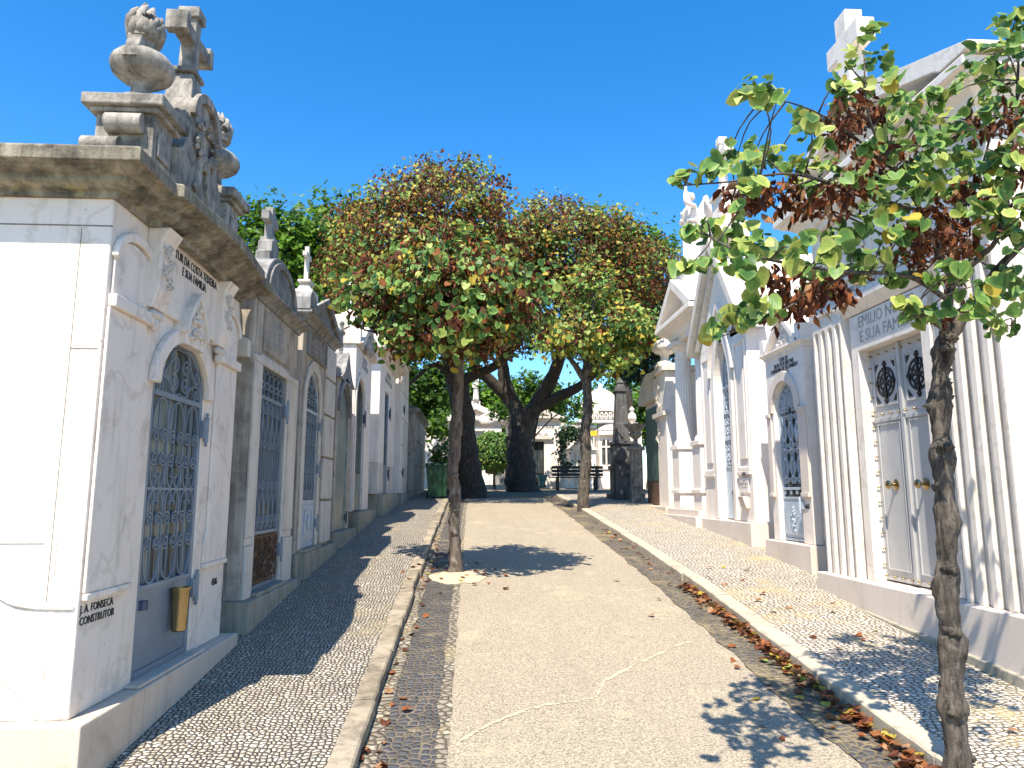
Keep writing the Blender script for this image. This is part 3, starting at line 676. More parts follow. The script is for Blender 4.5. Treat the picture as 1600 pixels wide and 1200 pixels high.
for k in range(70):
    u = 7.6 + .8 * rnd.random(); v = .72 + .42 * rnd.random(); mb.ribbon(F, spir(u, v, .05, .015, rnd.random() * 6, rnd.random() * 6 + 5, 9), .011, -.012, .006)
mb.ring(F, spir(8.0, .93, .07, .07, 0, 6.283, 14)[:-1], spir(8.0, .93, .045, .045, 0, 6.283, 14)[:-1], -.012, .008, True)
mb.ring(F, [(7.56, .70), (7.56, 1.17), (8.44, 1.17), (8.44, .70)], [(7.58, .72), (7.58, 1.15), (8.42, 1.15), (8.42, .72)], -.0125, .005, True)
mb.ob('openwork', 'rust', q, angle=30)
for v in (2.55, .98): hinge(F, 8.51, v, 0, d, 'blue')
t = thing('stone_cross', (-2.33, 8.1, 4.24), 'grey stone cross with trefoil foot on the arched pediment of the rusty-doored tomb', 'cross')
Fc = Fr('L', -2.36)
mb = MB(); mb.prism(Fc, [(7.86, 4.2), (7.86, 4.3), (7.92, 4.33), (7.94, 4.45), (8.0, 4.47), (8.0, 4.52), (8.16, 4.52), (8.16, 4.47), (8.22, 4.45), (8.24, 4.33), (8.3, 4.3), (8.3, 4.2)], -.08, .08); mb.ob('base', 'weath2', t, bev=.008)
mb = MB(); cross(mb, Fc, 8.08, 4.52, 4.88, .10, .2, 0, .09, 4.74, .01); mb.ob('shaft', 'weath2', t, bev=.006)

# ---- third tomb: gable with curled corners
T = thing('mausoleum', (-2.6, 10.3, .4), 'grey tomb with triangular pediment, block pilasters and round-headed grille over a pale panelled door', 'mausoleum', 'tombs along the left pavement')
mb = MB(); shell(F, mb, 9.27, 11.35, .86, 3.84, 2.4, (9.52, 10.38, .86, 2.80), .47, .14); mb.ob('wall', 'grey', T, bev=.012)
mb = MB(); mb.box(F, 9.4, 11.52, .2, .86, -2.4, .12); mb.box(F, 9.2, 9.4, .2, .86, -2.4, .04); mb.box(F, 9.45, 10.45, .8605, .90, -.1, .1); mb.ob('plinth', 'base', T, bev=.012)
mb = MB()
for k, (v0, v1) in enumerate(((.9, 1.5), (1.53, 2.12), (2.15, 2.75), (2.78, 3.3), (3.33, 3.8))): mb.box(F, 10.66, 11.34, v0, v1, 0, .045)
mb.ob('pilaster', 'greywhite', T, bev=.012)
mb = MB(); mb.ring(F, [(9.38, .9)] + arch(9.38, 10.52, 2.8, .62) + [(10.52, .9)], [(9.52, .9)] + arch(9.52, 10.38, 2.8, .47) + [(10.38, .9)], 0, .025); mb.ob('door_surround', 'greywhite', T, bev=.008)
mb = MB(); mb.box(F, 9.5, 10.6, 3.47, 3.78, 0, .02); mb.ring(F, [(9.46, 3.44), (9.46, 3.81), (10.64, 3.81), (10.64, 3.44)], [(9.5, 3.48), (9.5, 3.77), (10.6, 3.77), (10.6, 3.48)], 0, .04, True); mb.ob('name_panel', 'weath2', T, bev=.004)
text(F, 'JAZIGO DE\nANTONIO GOMES\nE FAMILIA', .095, 10.05, 3.69, .022, 'letterg', T, sp=.85)
mb = MB(); mb.sweep(hpath(F, 9.27, 11.35, 2.4), cornice_prof(3.84, 3.97, .12)); mb.ob('cornice', 'weath2', T, bev=.005)
mb = MB(); mb.prism(F, [(9.2, 3.97), (10.3, 4.36), (11.45, 3.97)], -2.4, .06); mb.ring(F, [(9.15, 3.972), (10.3, 4.42), (11.5, 3.972)], [(9.45, 3.972), (10.3, 4.30), (11.2, 3.972)], .06, .12); mb.ob('pediment', 'weath2', T, bev=.006)
mb = MB(); mb.prism(F, [(9.14, 3.97), (9.14, 4.13)] + bez((9.14, 4.13), (9.2, 4.28), (9.42, 4.28), (9.55, 4.08), 8) + [(9.5, 4.1), (9.4, 4.02)], -.16, .10); mb.ob('acroterion', 'weath2', T, bev=.006)
d = door_leaf(F, 9.52, 10.38, .90, 2.80, .47, -.012, 'paleblue', T, .045, .045, 'glass', panel=1.52, mid=2.72)
bar_grille(F, 9.565, 10.335, 1.52, 2.70, -.012, 5, 'blue', d, t=.013)
head_grille(F, 9.565, 10.335, 2.75, .41, -.012, 'blue', d, .013, kind='circles')
mb = MB(); mb.box(F, 9.65, 10.25, 1.0, 1.45, -.024, .003); mb.ring(F, [(9.72, 1.06), (9.72, 1.40), (10.18, 1.40), (10.18, 1.06)], [(9.75, 1.09), (9.75, 1.37), (10.15, 1.37), (10.15, 1.09)], .003, .016, True); mb.prism(F, [(9.95, 1.12), (10.05, 1.23), (9.95, 1.34), (9.85, 1.23)], .003, .023); mb.ob('kick_panel', 'paleblue', d, bev=.004)
for v in (2.55, 1.95, 1.2): hinge(F, 10.42, v, 0, d, 'blue', .17)
t = thing('stone_cross', (-2.35, 10.1, 4.3), 'thin pale stone cross on square pedestal over the block-pilastered grey tomb', 'cross')
Fc = Fr('L', -2.4); mb = MB(); mb.box(Fc, 9.92, 10.32, 4.2, 4.46, -.14, .14); mb.wedge(Fc, 9.98, 10.26, 4.46, 4.58, -.10, .10, -.06, .06, .06, .06); mb.box(Fc, 9.98, 10.26, 4.58, 4.62, -.09, .09); mb.ob('base', 'greywhite', t, bev=.008)
mb = MB(); cross(mb, Fc, 10.12, 4.62, 5.14, .06, .16, 0, .06, 5.0, .006); mb.ob('shaft', 'greywhite', t, bev=.004)

# ---- fourth: narrow, plain sheet-metal door
T = thing('mausoleum', (-2.6, 12.4, .6), 'small narrow grey tomb with plain arched sheet-metal door and pointed gable', 'mausoleum', 'tombs along the left pavement')
mb = MB(); shell(F, mb, 11.72, 13.2, 1.0, 3.5, 2.0, (11.84, 12.92, 1.0, 2.95), .5, .12); mb.ob('wall', 'grey', T, bev=.01)
mb = MB(); mb.box(F, 11.9, 13.35, .3, .995, -2, .12); mb.box(F, 11.7, 11.9, .3, .995, -2., .02); mb.ob('plinth', 'base', T, bev=.012)
mb = MB(); mb.prism(F, [(11.66, 3.5)] + bez((11.66, 3.5), (12.1, 3.55), (12.2, 3.75), (12.45, 4.05), 6) + bez((12.45, 4.05), (12.7, 3.75), (12.8, 3.55), (13.26, 3.5), 6)[1:], -.3, .05); mb.box(F, 11.66, 12.0, 3.5005, 3.68, -1.9, .0); mb.ring(F, arch(11.78, 12.98, 2.95, .62), arch(11.86, 12.9, 2.95, .52), 0, .05); mb.ob('pediment', 'weath2', T, bev=.008)
d = door_leaf(F, 11.84, 12.92, 1.0, 2.95, .5, .0, 'steel', T, .05, .04, 'steel'); d.children[0].name = 'sheet'
mb = MB(); mb.box(F, 12.3, 12.34, 1.05, 3.4, -.063, -.03); mb.ob('rib', 'steel', d); hinge(F, 12.9, 1.2, -.02, d, 'bluedk', .16)
t = thing('stone_cross', (-2.3, 12.45, 4.0), 'small dark knobbed cross on the gable of the narrow tomb', 'cross')
Fc = Fr('L', -2.3); mb = MB(); cross(mb, Fc, 12.45, 4.0, 4.56, .05, .13, 0, .05, 4.42, .01); 
for u, v in ((12.32, 4.42), (12.58, 4.42), (12.45, 4.56), (12.45, 4.1)): mb.ball((-2.3, u, v), .045, 8, 6)
mb.ob('shaft', 'weath2', t, smooth=False)

# ---- fifth
T = thing('mausoleum', (-2.6, 14.5, .8), 'pale tomb with steep little pediment and dark arched glazed door behind the narrow tomb', 'mausoleum', 'tombs along the left pavement')
mb = MB(); shell(F, mb, 13.5, 15.6, 1.28, 4.42, 2.8, (13.62, 14.62, 1.28, 3.35), .5, .2); mb.box(F, 13.5, 15.6, 4.4205, 4.72, -2.8, -.5); mb.ob('wall', 'white', T, bev=.01)
mb = MB(); mb.box(F, 13.66, 15.95, .5, 1.275, -2.8, .13); mb.ob('plinth', 'base', T, bev=.012)
mb = MB(); mb.prism(F, [(13.5, 4.42), (13.6, 4.5), (14.6, 5.02), (15.6, 4.5), (15.7, 4.42)], -.5, .05); mb.box(F, 13.45, 13.6, 4.4205, 4.9, -.45, .08); mb.ring(F, [(13.45, 4.44), (14.6, 5.1), (15.75, 4.44)], [(13.75, 4.44), (14.6, 4.96), (15.45, 4.44)], .05, .12); p = mb.ob('pediment', 'greywhite', T, bev=.008)
relief_flowers(Fr('L', -2.14), [(14.6 + a, 4.6 + b_) for a, b_ in ((0, 0), (.2, .02), (-.2, .02), (0, .12), (.35, -.05), (-.35, -.05), (.1, .2), (-.1, .2), (.28, -.02), (-.28, -.02), (.1, .0), (-.1, .0), (.45, -.06), (-.45, -.06))], 'grey', p, 'relief', .11, 8)
text(F, 'JAZIGO\nDE FAMILIA', .16, 14.6, 4.22, .004, 'letterg', T, sp=.85)
mb = MB(); mb.ring(F, [(13.52, 1.3)] + arch(13.52, 14.74, 3.35, .62) + [(14.74, 1.3)], [(13.62, 1.3)] + arch(13.62, 14.62, 3.35, .5) + [(14.62, 1.3)], 0, .025); mb.ob('door_surround', 'white', T, bev=.008)
d = door_leaf(F, 13.62, 14.62, 1.3, 3.35, .5, -.02, 'steel', T, .06, .05, 'glass', panel=2.0); hinge(F, 14.64, 3.1, 0, d, 'bluedk', .25)
t = thing('stone_cross', (-2.4, 14.2, 4.9), 'thin white cross on stepped white block above the steep little pediment, against the leaves', 'cross')
Fc = Fr('L', -2.5); mb = MB(); mb.box(Fc, 14.0, 14.75, 4.72, 5.12, -.28, .2); mb.wedge(Fc, 14.15, 14.6, 5.12, 5.28, -.2, .15, -.1, .1, .12, .12); mb.ob('base', 'white', t, bev=.01)
mb = MB(); cross(mb, Fc, 14.37, 5.28, 5.95, .07, .2, 0, .07, 5.74); mb.ob('shaft', 'white', t, bev=.005)

# ---- sixth: deep projecting pediment
F = Fr('L', -2.1)
T = thing('mausoleum', (-2.6, 18, 1.), 'white tomb with boldly projecting carved pediment and narrow glass door', 'mausoleum', 'tombs along the left pavement')
mb = MB(); shell(F, mb, 16.3, 19.6, 2.3, 4.72, 2.2, (17.3, 18.15, 2.3, 4.08), 0, .2); mb.ob('wall', 'white_r', T, bev=.01)
mb = MB(); mb.box(F, 16.3, 17.3, 1.60, 2.297, -2.2, .0); mb.box(F, 18.15, 19.6, 1.60, 2.297, -2.2, .0); mb.box(F, 17.3, 18.15, 1.6, 2.297, -2.2, -.2); mb.ob('dado', 'greywhite', T, bev=.01)
mb = MB(); mb.box(F, 16.4, 19.75, .8, 1.5995, -2.2, .13); mb.ob('plinth', 'base', T, bev=.012)
mb = MB(); mb.sweep(hpath(F, 16.3, 19.6, 2.2), cornice_prof(4.72, 4.95, .30)); mb.ob('cornice', 'greywhite', T, bev=.006)
mb = MB(); mb.prism(F, [(16.05, 4.95), (17.95, 5.62), (19.85, 4.95)], -2.2, .10); mb.ring(F, [(15.95, 4.952), (17.95, 5.72), (19.95, 4.952)], [(16.5, 4.952), (17.95, 5.5), (19.4, 4.952)], .10, .3); p = mb.ob('pediment', 'white_r', T, bev=.008)
relief_flowers(Fr('L', -1.98), [(17.95 + a, 5.1 + b_) for a, b_ in ((0, 0), (.3, .0), (-.3, .0), (0, .15), (.6, -.02), (-.6, -.02), (.45, 0), (-.45, 0), (.75, -.05), (-.75, -.05), (.2, .15), (-.2, .15))], 'greywhite', p, 'relief', .1, 9)
text(F, 'ANTONIO\nMARIA DA SILVA', .19, 17.9, 4.45, .004, 'letterg', T, sp=.85)
d = door_leaf(F, 17.3, 18.15, 1.62, 4.08, 0, -.02, 'blue', T, .06, .05, 'glass', panel=2.3)
for v in (3.6, 2.1): hinge(F, 18.2, v, .0, d, 'bluedk', .26)
# ---- seventh: tall plain slab
F = Fr('L', -1.97)
T = thing('mausoleum', (-2.6, 21, 1.), 'tall plain pale tomb of large smooth blocks beside the grey burial niches', 'mausoleum', 'tombs along the left pavement')
mb = MB(); mb.box(F, 20.05, 22.2, 1.62, 5.4, -3, -.0); mb.ob('wall', 'white_r', T, bev=.012)
mb = MB(); mb.box(F, 20.0, 22.3, 1.0, 1.618, -3, .10); mb.ob('plinth', 'base', T, bev=.012)
mb = MB(); mb.box(F, 20.02, 22.24, 5.4, 5.48, -3.05, .05); mb.prism(F, [(20.0, 5.4805), (21.1, 5.86), (22.26, 5.4805)], -3.0, .03); mb.ob('pediment', 'greywhite', T, bev=.01)
mb = MB()
for v in (2.2, 2.95, 3.7, 4.45): mb.box(F, 20.06, 22.19, v, v + .02, 0, .003)
mb.box(F, 21.0, 21.02, 1.63, 5.39, 0, .0035); mb.ob('joint', 'crack', T)
for v in (4.0, 2.2): hinge(F, 20.6, v, 0, T, 'bluedk', .2)
mb = MB(); mb.box(F, 20.7, 21.6, 1.7, 3.6, 0, .03); mb.ob('door', 'greywhite', T, bev=.01)
# ---- burial niches wall
F = Fr('L', -1.8)
T = thing('niche_wall', (-2.3, 25, 1.4), 'low grey wall of stacked burial niches behind the green bin', 'burial niches')
mb = MB(); mb.box(F, 22.75, 27.6, 1.3, 4.1, -1.6, 0); mb.ob('wall', 'grey', T, bev=.01)
mb = MB(); mb.sweep(hpath(F, 22.75, 27.6, 1.6), cornice_prof(4.1, 4.28, .16)); mb.prism(Fr('C', 27.6), [(-3.5, 4.28), (-1.65, 4.28), (-2.5, 4.6)], 0, 4.85); mb.ob('roof', 'weath2', T, bev=.008)
for r in range(3):
    for c in range(4):
        mb = MB(); mb.box(F, 22.9 + c * 1.17, 23.97 + c * 1.17, 1.75 + r * .78, 2.47 + r * .78, 0, .03); mb.ob('niche_panel', 'grey', T, bev=.01)
# ================================================================== RIGHT ROW
def fluted(F, u0, u1, z0, z1, n, w, mt, par, dep=.055):
    mb = MB(); cw = (u1 - u0) / n; rb = cw * .42; fl = cw - rb
    mb.box(F, u0, u1, z0, z1, w - .2, w - dep)
    edges = [u0]
    for i in range(n + 1):
        c = u0 + cw * i; a = max(u0, c - rb / 2); b_ = min(u1, c + rb / 2)
        mb.box(F, a, b_, z0, z1 - .22, w - dep, w)
    poly = [(u0, z1), (u0, z1 - .22)]
    for i in range(n):
        a = u0 + cw * i + rb / 2; b_ = u0 + cw * (i + 1) - rb / 2
        poly += arch(a, b_, z1 - .22, fl / 2, 8)
    poly += [(u1, z1 - .22), (u1, z1)]
    mb.prism(F, poly, w - dep, w)
    return mb.ob('pilaster', mt, par, bev=.006)
F = Fr('R', 4.3)
T = thing('mausoleum', (5.2, 7.1, .3), 'large pale marble tomb with fluted pilasters and grey studded double door under a big pediment', 'mausoleum', 'tombs along the right pavement')
mb = MB(); shell(F, mb, 5.5, 8.66, .67, 3.78, 3.2, (6.62, 7.76, .67, 3.2), 0, .14, -.13); mb.box(F, 5.5, 8.66, 3.7805, 4.86, -3.33, -.06); mb.box(F, 5.5, 6.2, .67, 3.78, -.1305, -.1295 + .01); mb.ob('wall', 'marble', T, bev=.01)
mb = MB(); mb.box(F, 5.38, 8.76, -.1, .67, -3.4, .09); mb.ob('plinth', 'cream', T, bev=.012)
mb = MB(); mb.prism(F, [(5.36, -.3), (8.78, -.3), (8.78, .45), (5.36, .22)], -3.4, .13); mb.ob('footing', 'base', T, bev=.01)
fluted(F, 7.98, 8.66, .671, 3.76, 4, 0, 'marble', T); fluted(F, 5.5, 6.2, .671, 3.76, 4, 0, 'marble', T)
for a, b_ in ((7.96, 8.68), (5.48, 6.22)):
    mb = MB(); mb.box(F, a, b_, 3.76, 3.82, -.18, .03); mb.ob('capital', 'marble', T, bev=.008)
mb = MB(); mb.ring(F, [(6.48, .672), (6.48, 3.62), (7.90, 3.62), (7.90, .672)], [(6.62, .672), (6.62, 3.2), (7.76, 3.2), (7.76, .672)], -.13, -.07); mb.box(F, 6.36, 6.4795, .672, 3.3, -.13, -.10); mb.box(F, 7.9005, 7.95, .672, 3.3, -.13, -.10); mb.ob('door_surround', 'marble', T, bev=.008)
mb = MB(); mb.sweep([(4.43 + .0, 7.98), (4.37, 7.98), (4.37, 6.3), (4.43, 6.3)], [(-.03, 3.63), (.01, 3.63), (.10, 3.74), (.10, 3.79), (-.03, 3.79)]); mb.ob('lintel_moulding', 'marble', T, bev=.004)
text(F, 'EMILIO NUNES\nE SUA FAMILIA', .185, 7.19, 3.46, -.068, 'letterg', T, sp=.92, sx=.86)
text(F, 'A PRETO QUE DA A VALIA CARIDOSO A TI', .105, 7.1, 3.90, -.056, 'letterg', T, sx=.8)
relief_flowers(Fr('R', 4.34), [(7.5, 4.25), (7.55, 4.32), (7.5, 4.38), (7.57, 4.24)], 'marble', T, 'relief', .07, 4); relief_flowers(Fr('R', 4.34), [(6.75, 4.3), (6.72, 4.38), (6.76, 4.36), (6.68, 4.27)], 'marble', T, 'relief', .07, 5)
mb = MB(); mb.ring(Fr('R', 4.34), [(6.9, 4.15), (6.9, 4.7), (7.35, 4.7), (7.35, 4.15)], [(6.98, 4.2), (6.98, 4.62), (7.27, 4.62), (7.27, 4.2)], -.03, .03, True); mb.ob('shield', 'marble', T, bev=.01)
mb = MB(); mb.box(F, 5.5, 8.66, 4.05, 4.12, -.065, -.02); mb.ob('string_course', 'marble', T, bev=.006)
mb = MB(); mb.sweep(hpath(F, 5.5, 8.66, 3.2), cornice_prof(4.84, 5.20, .30)); mb.ob('cornice', 'marble', T, bev=.006)
mb = MB(); mb.prism(F, [(5.25, 5.2), (7.07, 5.78), (8.90, 5.2)], -3.1, .02); mb.ring(F, [(5.12, 5.203), (5.12, 5.26), (7.07, 5.94), (9.02, 5.26), (9.02, 5.203)], [(5.5, 5.203), (5.6, 5.26), (7.07, 5.72), (8.54, 5.26), (8.64, 5.203)], .02, .30)
mb.prism(F, [(5.14, 5.26), (7.07, 5.93), (9.0, 5.26), (9.0, 5.22), (7.07, 5.88), (5.14, 5.22)], -3.2, .0195); mb.ob('pediment', 'marble', T, bev=.008)
# double door
DW = -.2
D = None
for k, (a, b_) in enumerate(((6.62, 7.185), (7.195, 7.76))):
    mb = MB(); mb.box(F, a, b_, .69, 3.2, DW - .05, DW)
    mb.ring(F, [(a + .075, .80), (a + .075, 2.36), (b_ - .075, 2.36), (b_ - .075, .80)], [(a + .088, .815), (a + .088, 2.345), (b_ - .088, 2.345), (b_ - .088, .815)], DW, DW + .014, True)
    mb.box(F, a + .02, b_ - .02, 2.38, 2.42, DW, DW + .018)
    mb.ring(F, [(a + .07, 2.55), (a + .07, 3.06), (b_ - .07, 3.06), (b_ - .07, 2.55)], [(a + .085, 2.565), (a + .085, 3.045), (b_ - .085, 3.045), (b_ - .085, 2.565)], DW, DW + .012, True)
    if k: mb.box(F, a - .03, a + .02, .70, 3.19, DW + .001, DW + .03)
    d = mb.ob('door', 'greydoor', T, bev=.003)
    c = (a + b_) / 2; v = 2.805; mb = MB()
    for r_ in (.17, .115): mb.ring(F, spir(c, v, r_, r_, 0, 6.283, 28)[:-1], spir(c, v, r_ - .022, r_ - .022, 0, 6.283, 28)[:-1], DW, DW + .01, True)
    for q in range(8):
        an = q * math.pi / 4 + .39
        mb.ribbon(F, [(c + .03 * math.cos(an), v + .03 * math.sin(an)), (c + .11 * math.cos(an + .35), v + .11 * math.sin(an + .35)), (c + .15 * math.cos(an), v + .15 * math.sin(an))], .02, DW, DW + .009)
    cross(mb, F, c, v - .235, v + .235, .028, .185, DW + .008, .016, v)
    for (x, y) in ((0, .2), (0, -.2), (.15, 0), (-.15, 0), (0, .13), (0, -.13)): mb.prism(F, [(c + x - .032, v + y), (c + x, v + y + .034), (c + x + .032, v + y), (c + x, v + y - .034)], DW + .0005, DW + .019)
    for sx in (-1, 1):
        for sy in (-1, 1): mb.prism(F, [(c + sx * .18, v + sy * .215), (c + sx * .18, v + sy * .14), (c + sx * .12, v + sy * .215)], DW, DW + .008)
    mb.ob('ornament', 'black', d)
    mb = MB()
    def stud(u, v_, r_=.014):
        p = F(u, v_, DW + .03); mb.ball(p, r_, 8, 6); mb.tube([F(u, v_, DW - .005), F(u, v_, DW + .025)], .006, 6)
    for u in np.linspace(a + .05, b_ - .05, 4): stud(u, 3.13); stud(u, 2.46); stud(u, .735)
    for vv in np.linspace(.85, 3.0, 14): stud(b_ - .025 if k else a + .025, vv, .011)
    mb.ob('stud', 'brass', d, smooth=True)
    u = 7.44 if k else 6.93; p = F(u, 1.70, 0)
    mb = MB(); ax = 4.3 - DW
    def ringx(prof):   # lathe about the X axis
        vs = []; n = len(prof); seg = 20
        for r_, x in prof:
            for q in range(seg): vs.append((ax - x, u + r_ * math.cos(6.2832 * q / seg), 1.70 + r_ * math.sin(6.2832 * q / seg)))
        fs = [(i * seg + q, i * seg + (q + 1) % seg, (i + 1) * seg + (q + 1) % seg, (i + 1) * seg + q) for i in range(n - 1) for q in range(seg)]
        mb.add(vs, fs + [tuple(range(seg)), tuple(range(n * seg - 1, (n - 1) * seg - 1, -1))])
    ringx([(.058, -.005), (.058, .01), (.045, .014), (.03, .02), (.017, .024), (.017, .07), (.03, .074), (.045, .082), (.048, .095), (.036, .108), (.012, .112)])
    mb.ob('knob', 'brass', d, angle=40)
t = thing('stone_cross', (4.2, 7.07, 5.8), 'broad white stone cross on the pediment of the large fluted marble tomb', 'cross')
Fc = Fr('R', 4.12); mb = MB(); mb.wedge(Fc, 6.78, 7.36, 5.70, 5.98, -.25, .14, -.2, .1, .12, .12); mb.ob('base', 'marble', t, bev=.01)
mb = MB(); cross(mb, Fc, 7.07, 5.98, 6.88, .22, .33, -.03, .2, 6.52, .02); mb.ob('shaft', 'marble', t, bev=.012)

# ---- small tomb with arched door
F = Fr('R', 4.62)
T = thing('mausoleum', (5.2, 10.3, .5), 'small pale tomb with black inscription and arched pale blue door beside the fluted marble one', 'mausoleum', 'tombs along the right pavement')
mb = MB(); shell(F, mb, 9.62, 10.92, .92, 3.70, 2.4, (9.93, 10.70, .92, 2.86), .40, .14); mb.ob('wall', 'white_r', T, bev=.01)
mb = MB(); mb.box(F, 9.56, 11.06, .3, .915, -2.4, .09); mb.ob('plinth', 'cream', T, bev=.012)
mb = MB(); mb.box(F, 9.28, 9.6, .2, 3.6, -2.2, -.12); mb.ob('infill_wall', 'greywhite', T, bev=.01)
mb = MB(); mb.sweep(hpath(F, 9.62, 10.92, 2.4), cornice_prof(3.66, 3.76, .07)); mb.ob('cornice', 'white_r', T, bev=.005)
mb = MB(); mb.prism(F, [(9.72, 3.76), (10.27, 4.24), (10.82, 3.76)], -2.3, -.03); mb.ring(F, [(9.66, 3.762), (10.27, 4.31), (10.88, 3.762)], [(9.78, 3.762), (10.27, 4.20), (10.76, 3.762)], -.03, .05)
for u in (9.66, 10.9): mb.wedge(F, u - .09, u + .09, 3.762, 4.0, -.2, .05, -.15, .05, .04, .0)
p = mb.ob('pediment', 'white_r', T, bev=.008)
q = leafscroll(Fr('R', 4.64), 10.27, 3.78, 4.14, .0, .07, 'white_r', p); 
relief_flowers(Fr('R', 4.64), [(10.27, 3.86), (10.1, 3.82), (10.44, 3.82), (10.27, 4.02), (10.18, 3.9), (10.36, 3.9)], 'white_r', p, 'relief', .05, 6)
text(F, 'CASA DE\nFILHO DOS REIS PAIS\nE MEMORIA DE SEU MARIDO\nJOSE REIS\nR. I. P.', .092, 10.25, 3.56, .003, 'letter', T, sp=.78, sx=.78)
mb = MB(); mb.ring(F, [(9.83, 2.82)] + arch(9.80, 10.83, 2.86, .55) + [(10.80, 2.82)], [(9.93, 2.82)] + arch(9.93, 10.70, 2.86, .40) + [(10.70, 2.82)], 0, .035)
for a, b_ in ((9.625, 9.86), (10.77, 10.915)): mb.box(F, a, b_, 1.62, 2.76, 0, .025); mb.box(F, a, b_ , 2.76, 2.82, 0, .05); mb.box(F, a, b_, 1.56, 1.6195, 0, .045)
mb.ob('door_surround', 'cream', T, bev=.006)
text(F, '4687', .085, 9.76, 1.40, .003, 'letter', T, name='number', sx=.85)
d = door_leaf(F, 9.93, 10.70, .93, 2.86, .40, -.07, 'paleblue', T, .04, .045, 'glass', panel=1.56, mid=1.68)
mb = MB(); n = 3; cw = .69 / n
for i in range(n):
    cx = 9.97 + cw * (i + .5)
    for s in (-1, 1):
        mb.ribbon(F, [(cx + s * .035, 1.75), (cx + s * .035, 2.78)], .012, -.09, -.07)
        for zz in (1.80, 2.22, 2.30, 2.72): mb.ribbon(F, spir(cx + s * .062, zz, .045, .014, 0 if s > 0 else math.pi, (1 if s > 0 else -1) * 6 + (0 if s > 0 else math.pi), 14), .011, -.09, -.068)
        for zz in (2.0, 2.52): mb.ribbon(F, bez((cx, zz - .14), (cx + s * .11, zz - .05), (cx + s * .11, zz + .05), (cx, zz + .14), 10), .011, -.09, -.068)
    for zz in (1.86, 2.12, 2.26, 2.4, 2.64): mb.ball(F(cx, zz, -.07), .028, 8, 5, (.6, 1, 1))
for i in range(4): mb.ribbon(F, spir(10.02 + .2 * i, 1.62, .035, .01, 0, 9, 12), .009, -.09, -.07)
mb.ob('grille', 'paleblue', d, angle=35)
head_grille(F, 9.97, 10.66, 2.80, .42, -.07, 'paleblue', d, .014, kind='fan')
mb = MB(); mb.box(F, 10.02, 10.61, 1.02, 1.48, -.082, -.05); mb.ob('kick_panel', 'paleblue', d, bev=.004)
relief_flowers(Fr('R', 4.68), [(10.31, 1.42), (10.27, 1.33), (10.35, 1.33), (10.24, 1.26), (10.38, 1.26), (10.31, 1.25), (10.28, 1.17), (10.34, 1.17), (10.31, 1.10), (10.31, 1.37), (10.31, 1.31), (10.31, 1.2)], 'paleblue', d, 'relief', .036, 12)
for v in (2.45, 1.45): hinge(F, 9.9, v, .0, d, 'paleblue', .16)

# ---- gothic tomb
F = Fr('R', 4.72)
T = thing('mausoleum', (5.3, 13.1, .8), 'tall white gothic tomb with steep gable and pointed blue iron door', 'mausoleum', 'tombs along the right pavement')
mb = MB(); shell(F, mb, 11.9, 14.4, 1.13, 4.45, 3., (12.72, 13.52, 1.13, 3.75), -.9, .2); mb.prism(F, [(11.9, 4.45), (13.15, 6.2), (14.4, 4.45)], -3.0, -.0005) if 0 else mb.prism(F, [(11.9, 4.4505), (13.1, 6.25), (14.4, 4.4505)], -3., 0)
mb.ob('wall', 'white_r', T, bev=.01)
mb = MB(); mb.box(F, 11.84, 14.55, .3, 1.128, -3, .10); mb.ob('plinth', 'cream', T, bev=.012)
mb = MB()
for sgn, (e, u) in ((1, (14.4, 14.62)), (-1, (11.9, 11.68))):
    mb.prism(F, [(u, 4.42), (u, 4.62), (13.1, 6.62), (13.1, 6.30)], -.3, .22); mb.prism(F, [(e, 4.50), (e, 4.62 - .05), (13.1, 6.28), (13.1, 6.16)], 0, .1)
mb.ob('gable_coping', 'greywhite', T, bev=.008)
for a, b_ in ((11.95, 12.5), (13.72, 14.3)):
    mb = MB(); mb.ring(F, [(a, 2.0), (a, 4.3), (b_, 4.3), (b_, 2.0)], [(a + .06, 2.06), (a + .06, 4.24), (b_ - .06, 4.24), (b_ - .06, 2.06)], 0, .03, True); mb.box(F, a + .12, b_ - .12, 2.2, 4.1, 0, .025); mb.box(F, a - .02, b_ + .02, 1.93, 1.99, 0, .05); mb.ob('panel', 'white_r', T, bev=.008)
mb = MB(); mb.ring(F, [(12.58, 1.14)] + pointed(12.58, 13.66, 3.75, 1.16) + [(13.66, 1.14)], [(12.72, 1.14)] + pointed(12.72, 13.52, 3.75, .9) + [(13.52, 1.14)], 0, .05)
mb.ring(F, pointed(12.45, 13.79, 3.85, 1.40), pointed(12.53, 13.71, 3.85, 1.28), 0, .09); mb.ob('door_surround', 'white_r', T, bev=.008)
d = door_leaf(F, 12.72, 13.52, 1.15, 3.75, -.9, -.12, 'paleblue', T, .04, .05, 'glass', panel=2.12)
for k, (z0, z1) in enumerate(((2.12, 2.62), (2.62, 3.12), (3.12, 3.62), (3.62, 4.1))):
    q = bar_grille(F, 12.80 + .1 * (k == 3), 13.44 - .1 * (k == 3), z0, z1, -.12, 5, 'paleblue', d, t=.013)
for z in (2.62, 3.12, 3.62): mb = MB(); mb.box(F, 12.76, 13.48, z - .016, z + .016, -.15, -.108); mb.ob('rail', 'paleblue', d)
mb = MB(); mb.ribbon(F, [(13.12, 1.5), (13.1, 1.72)], .03, -.13, -.10); mb.ring(F, spir(13.12, 1.62, .06, .06, 0, 6.28, 10)[:-1], spir(13.12, 1.62, .035, .035, 0, 6.28, 10)[:-1], -.13, -.1, True); mb.ob('handle', 'black', d)
for v in (3.4, 1.75): hinge(F, 12.68, v, .0, d, 'paleblue', .2)
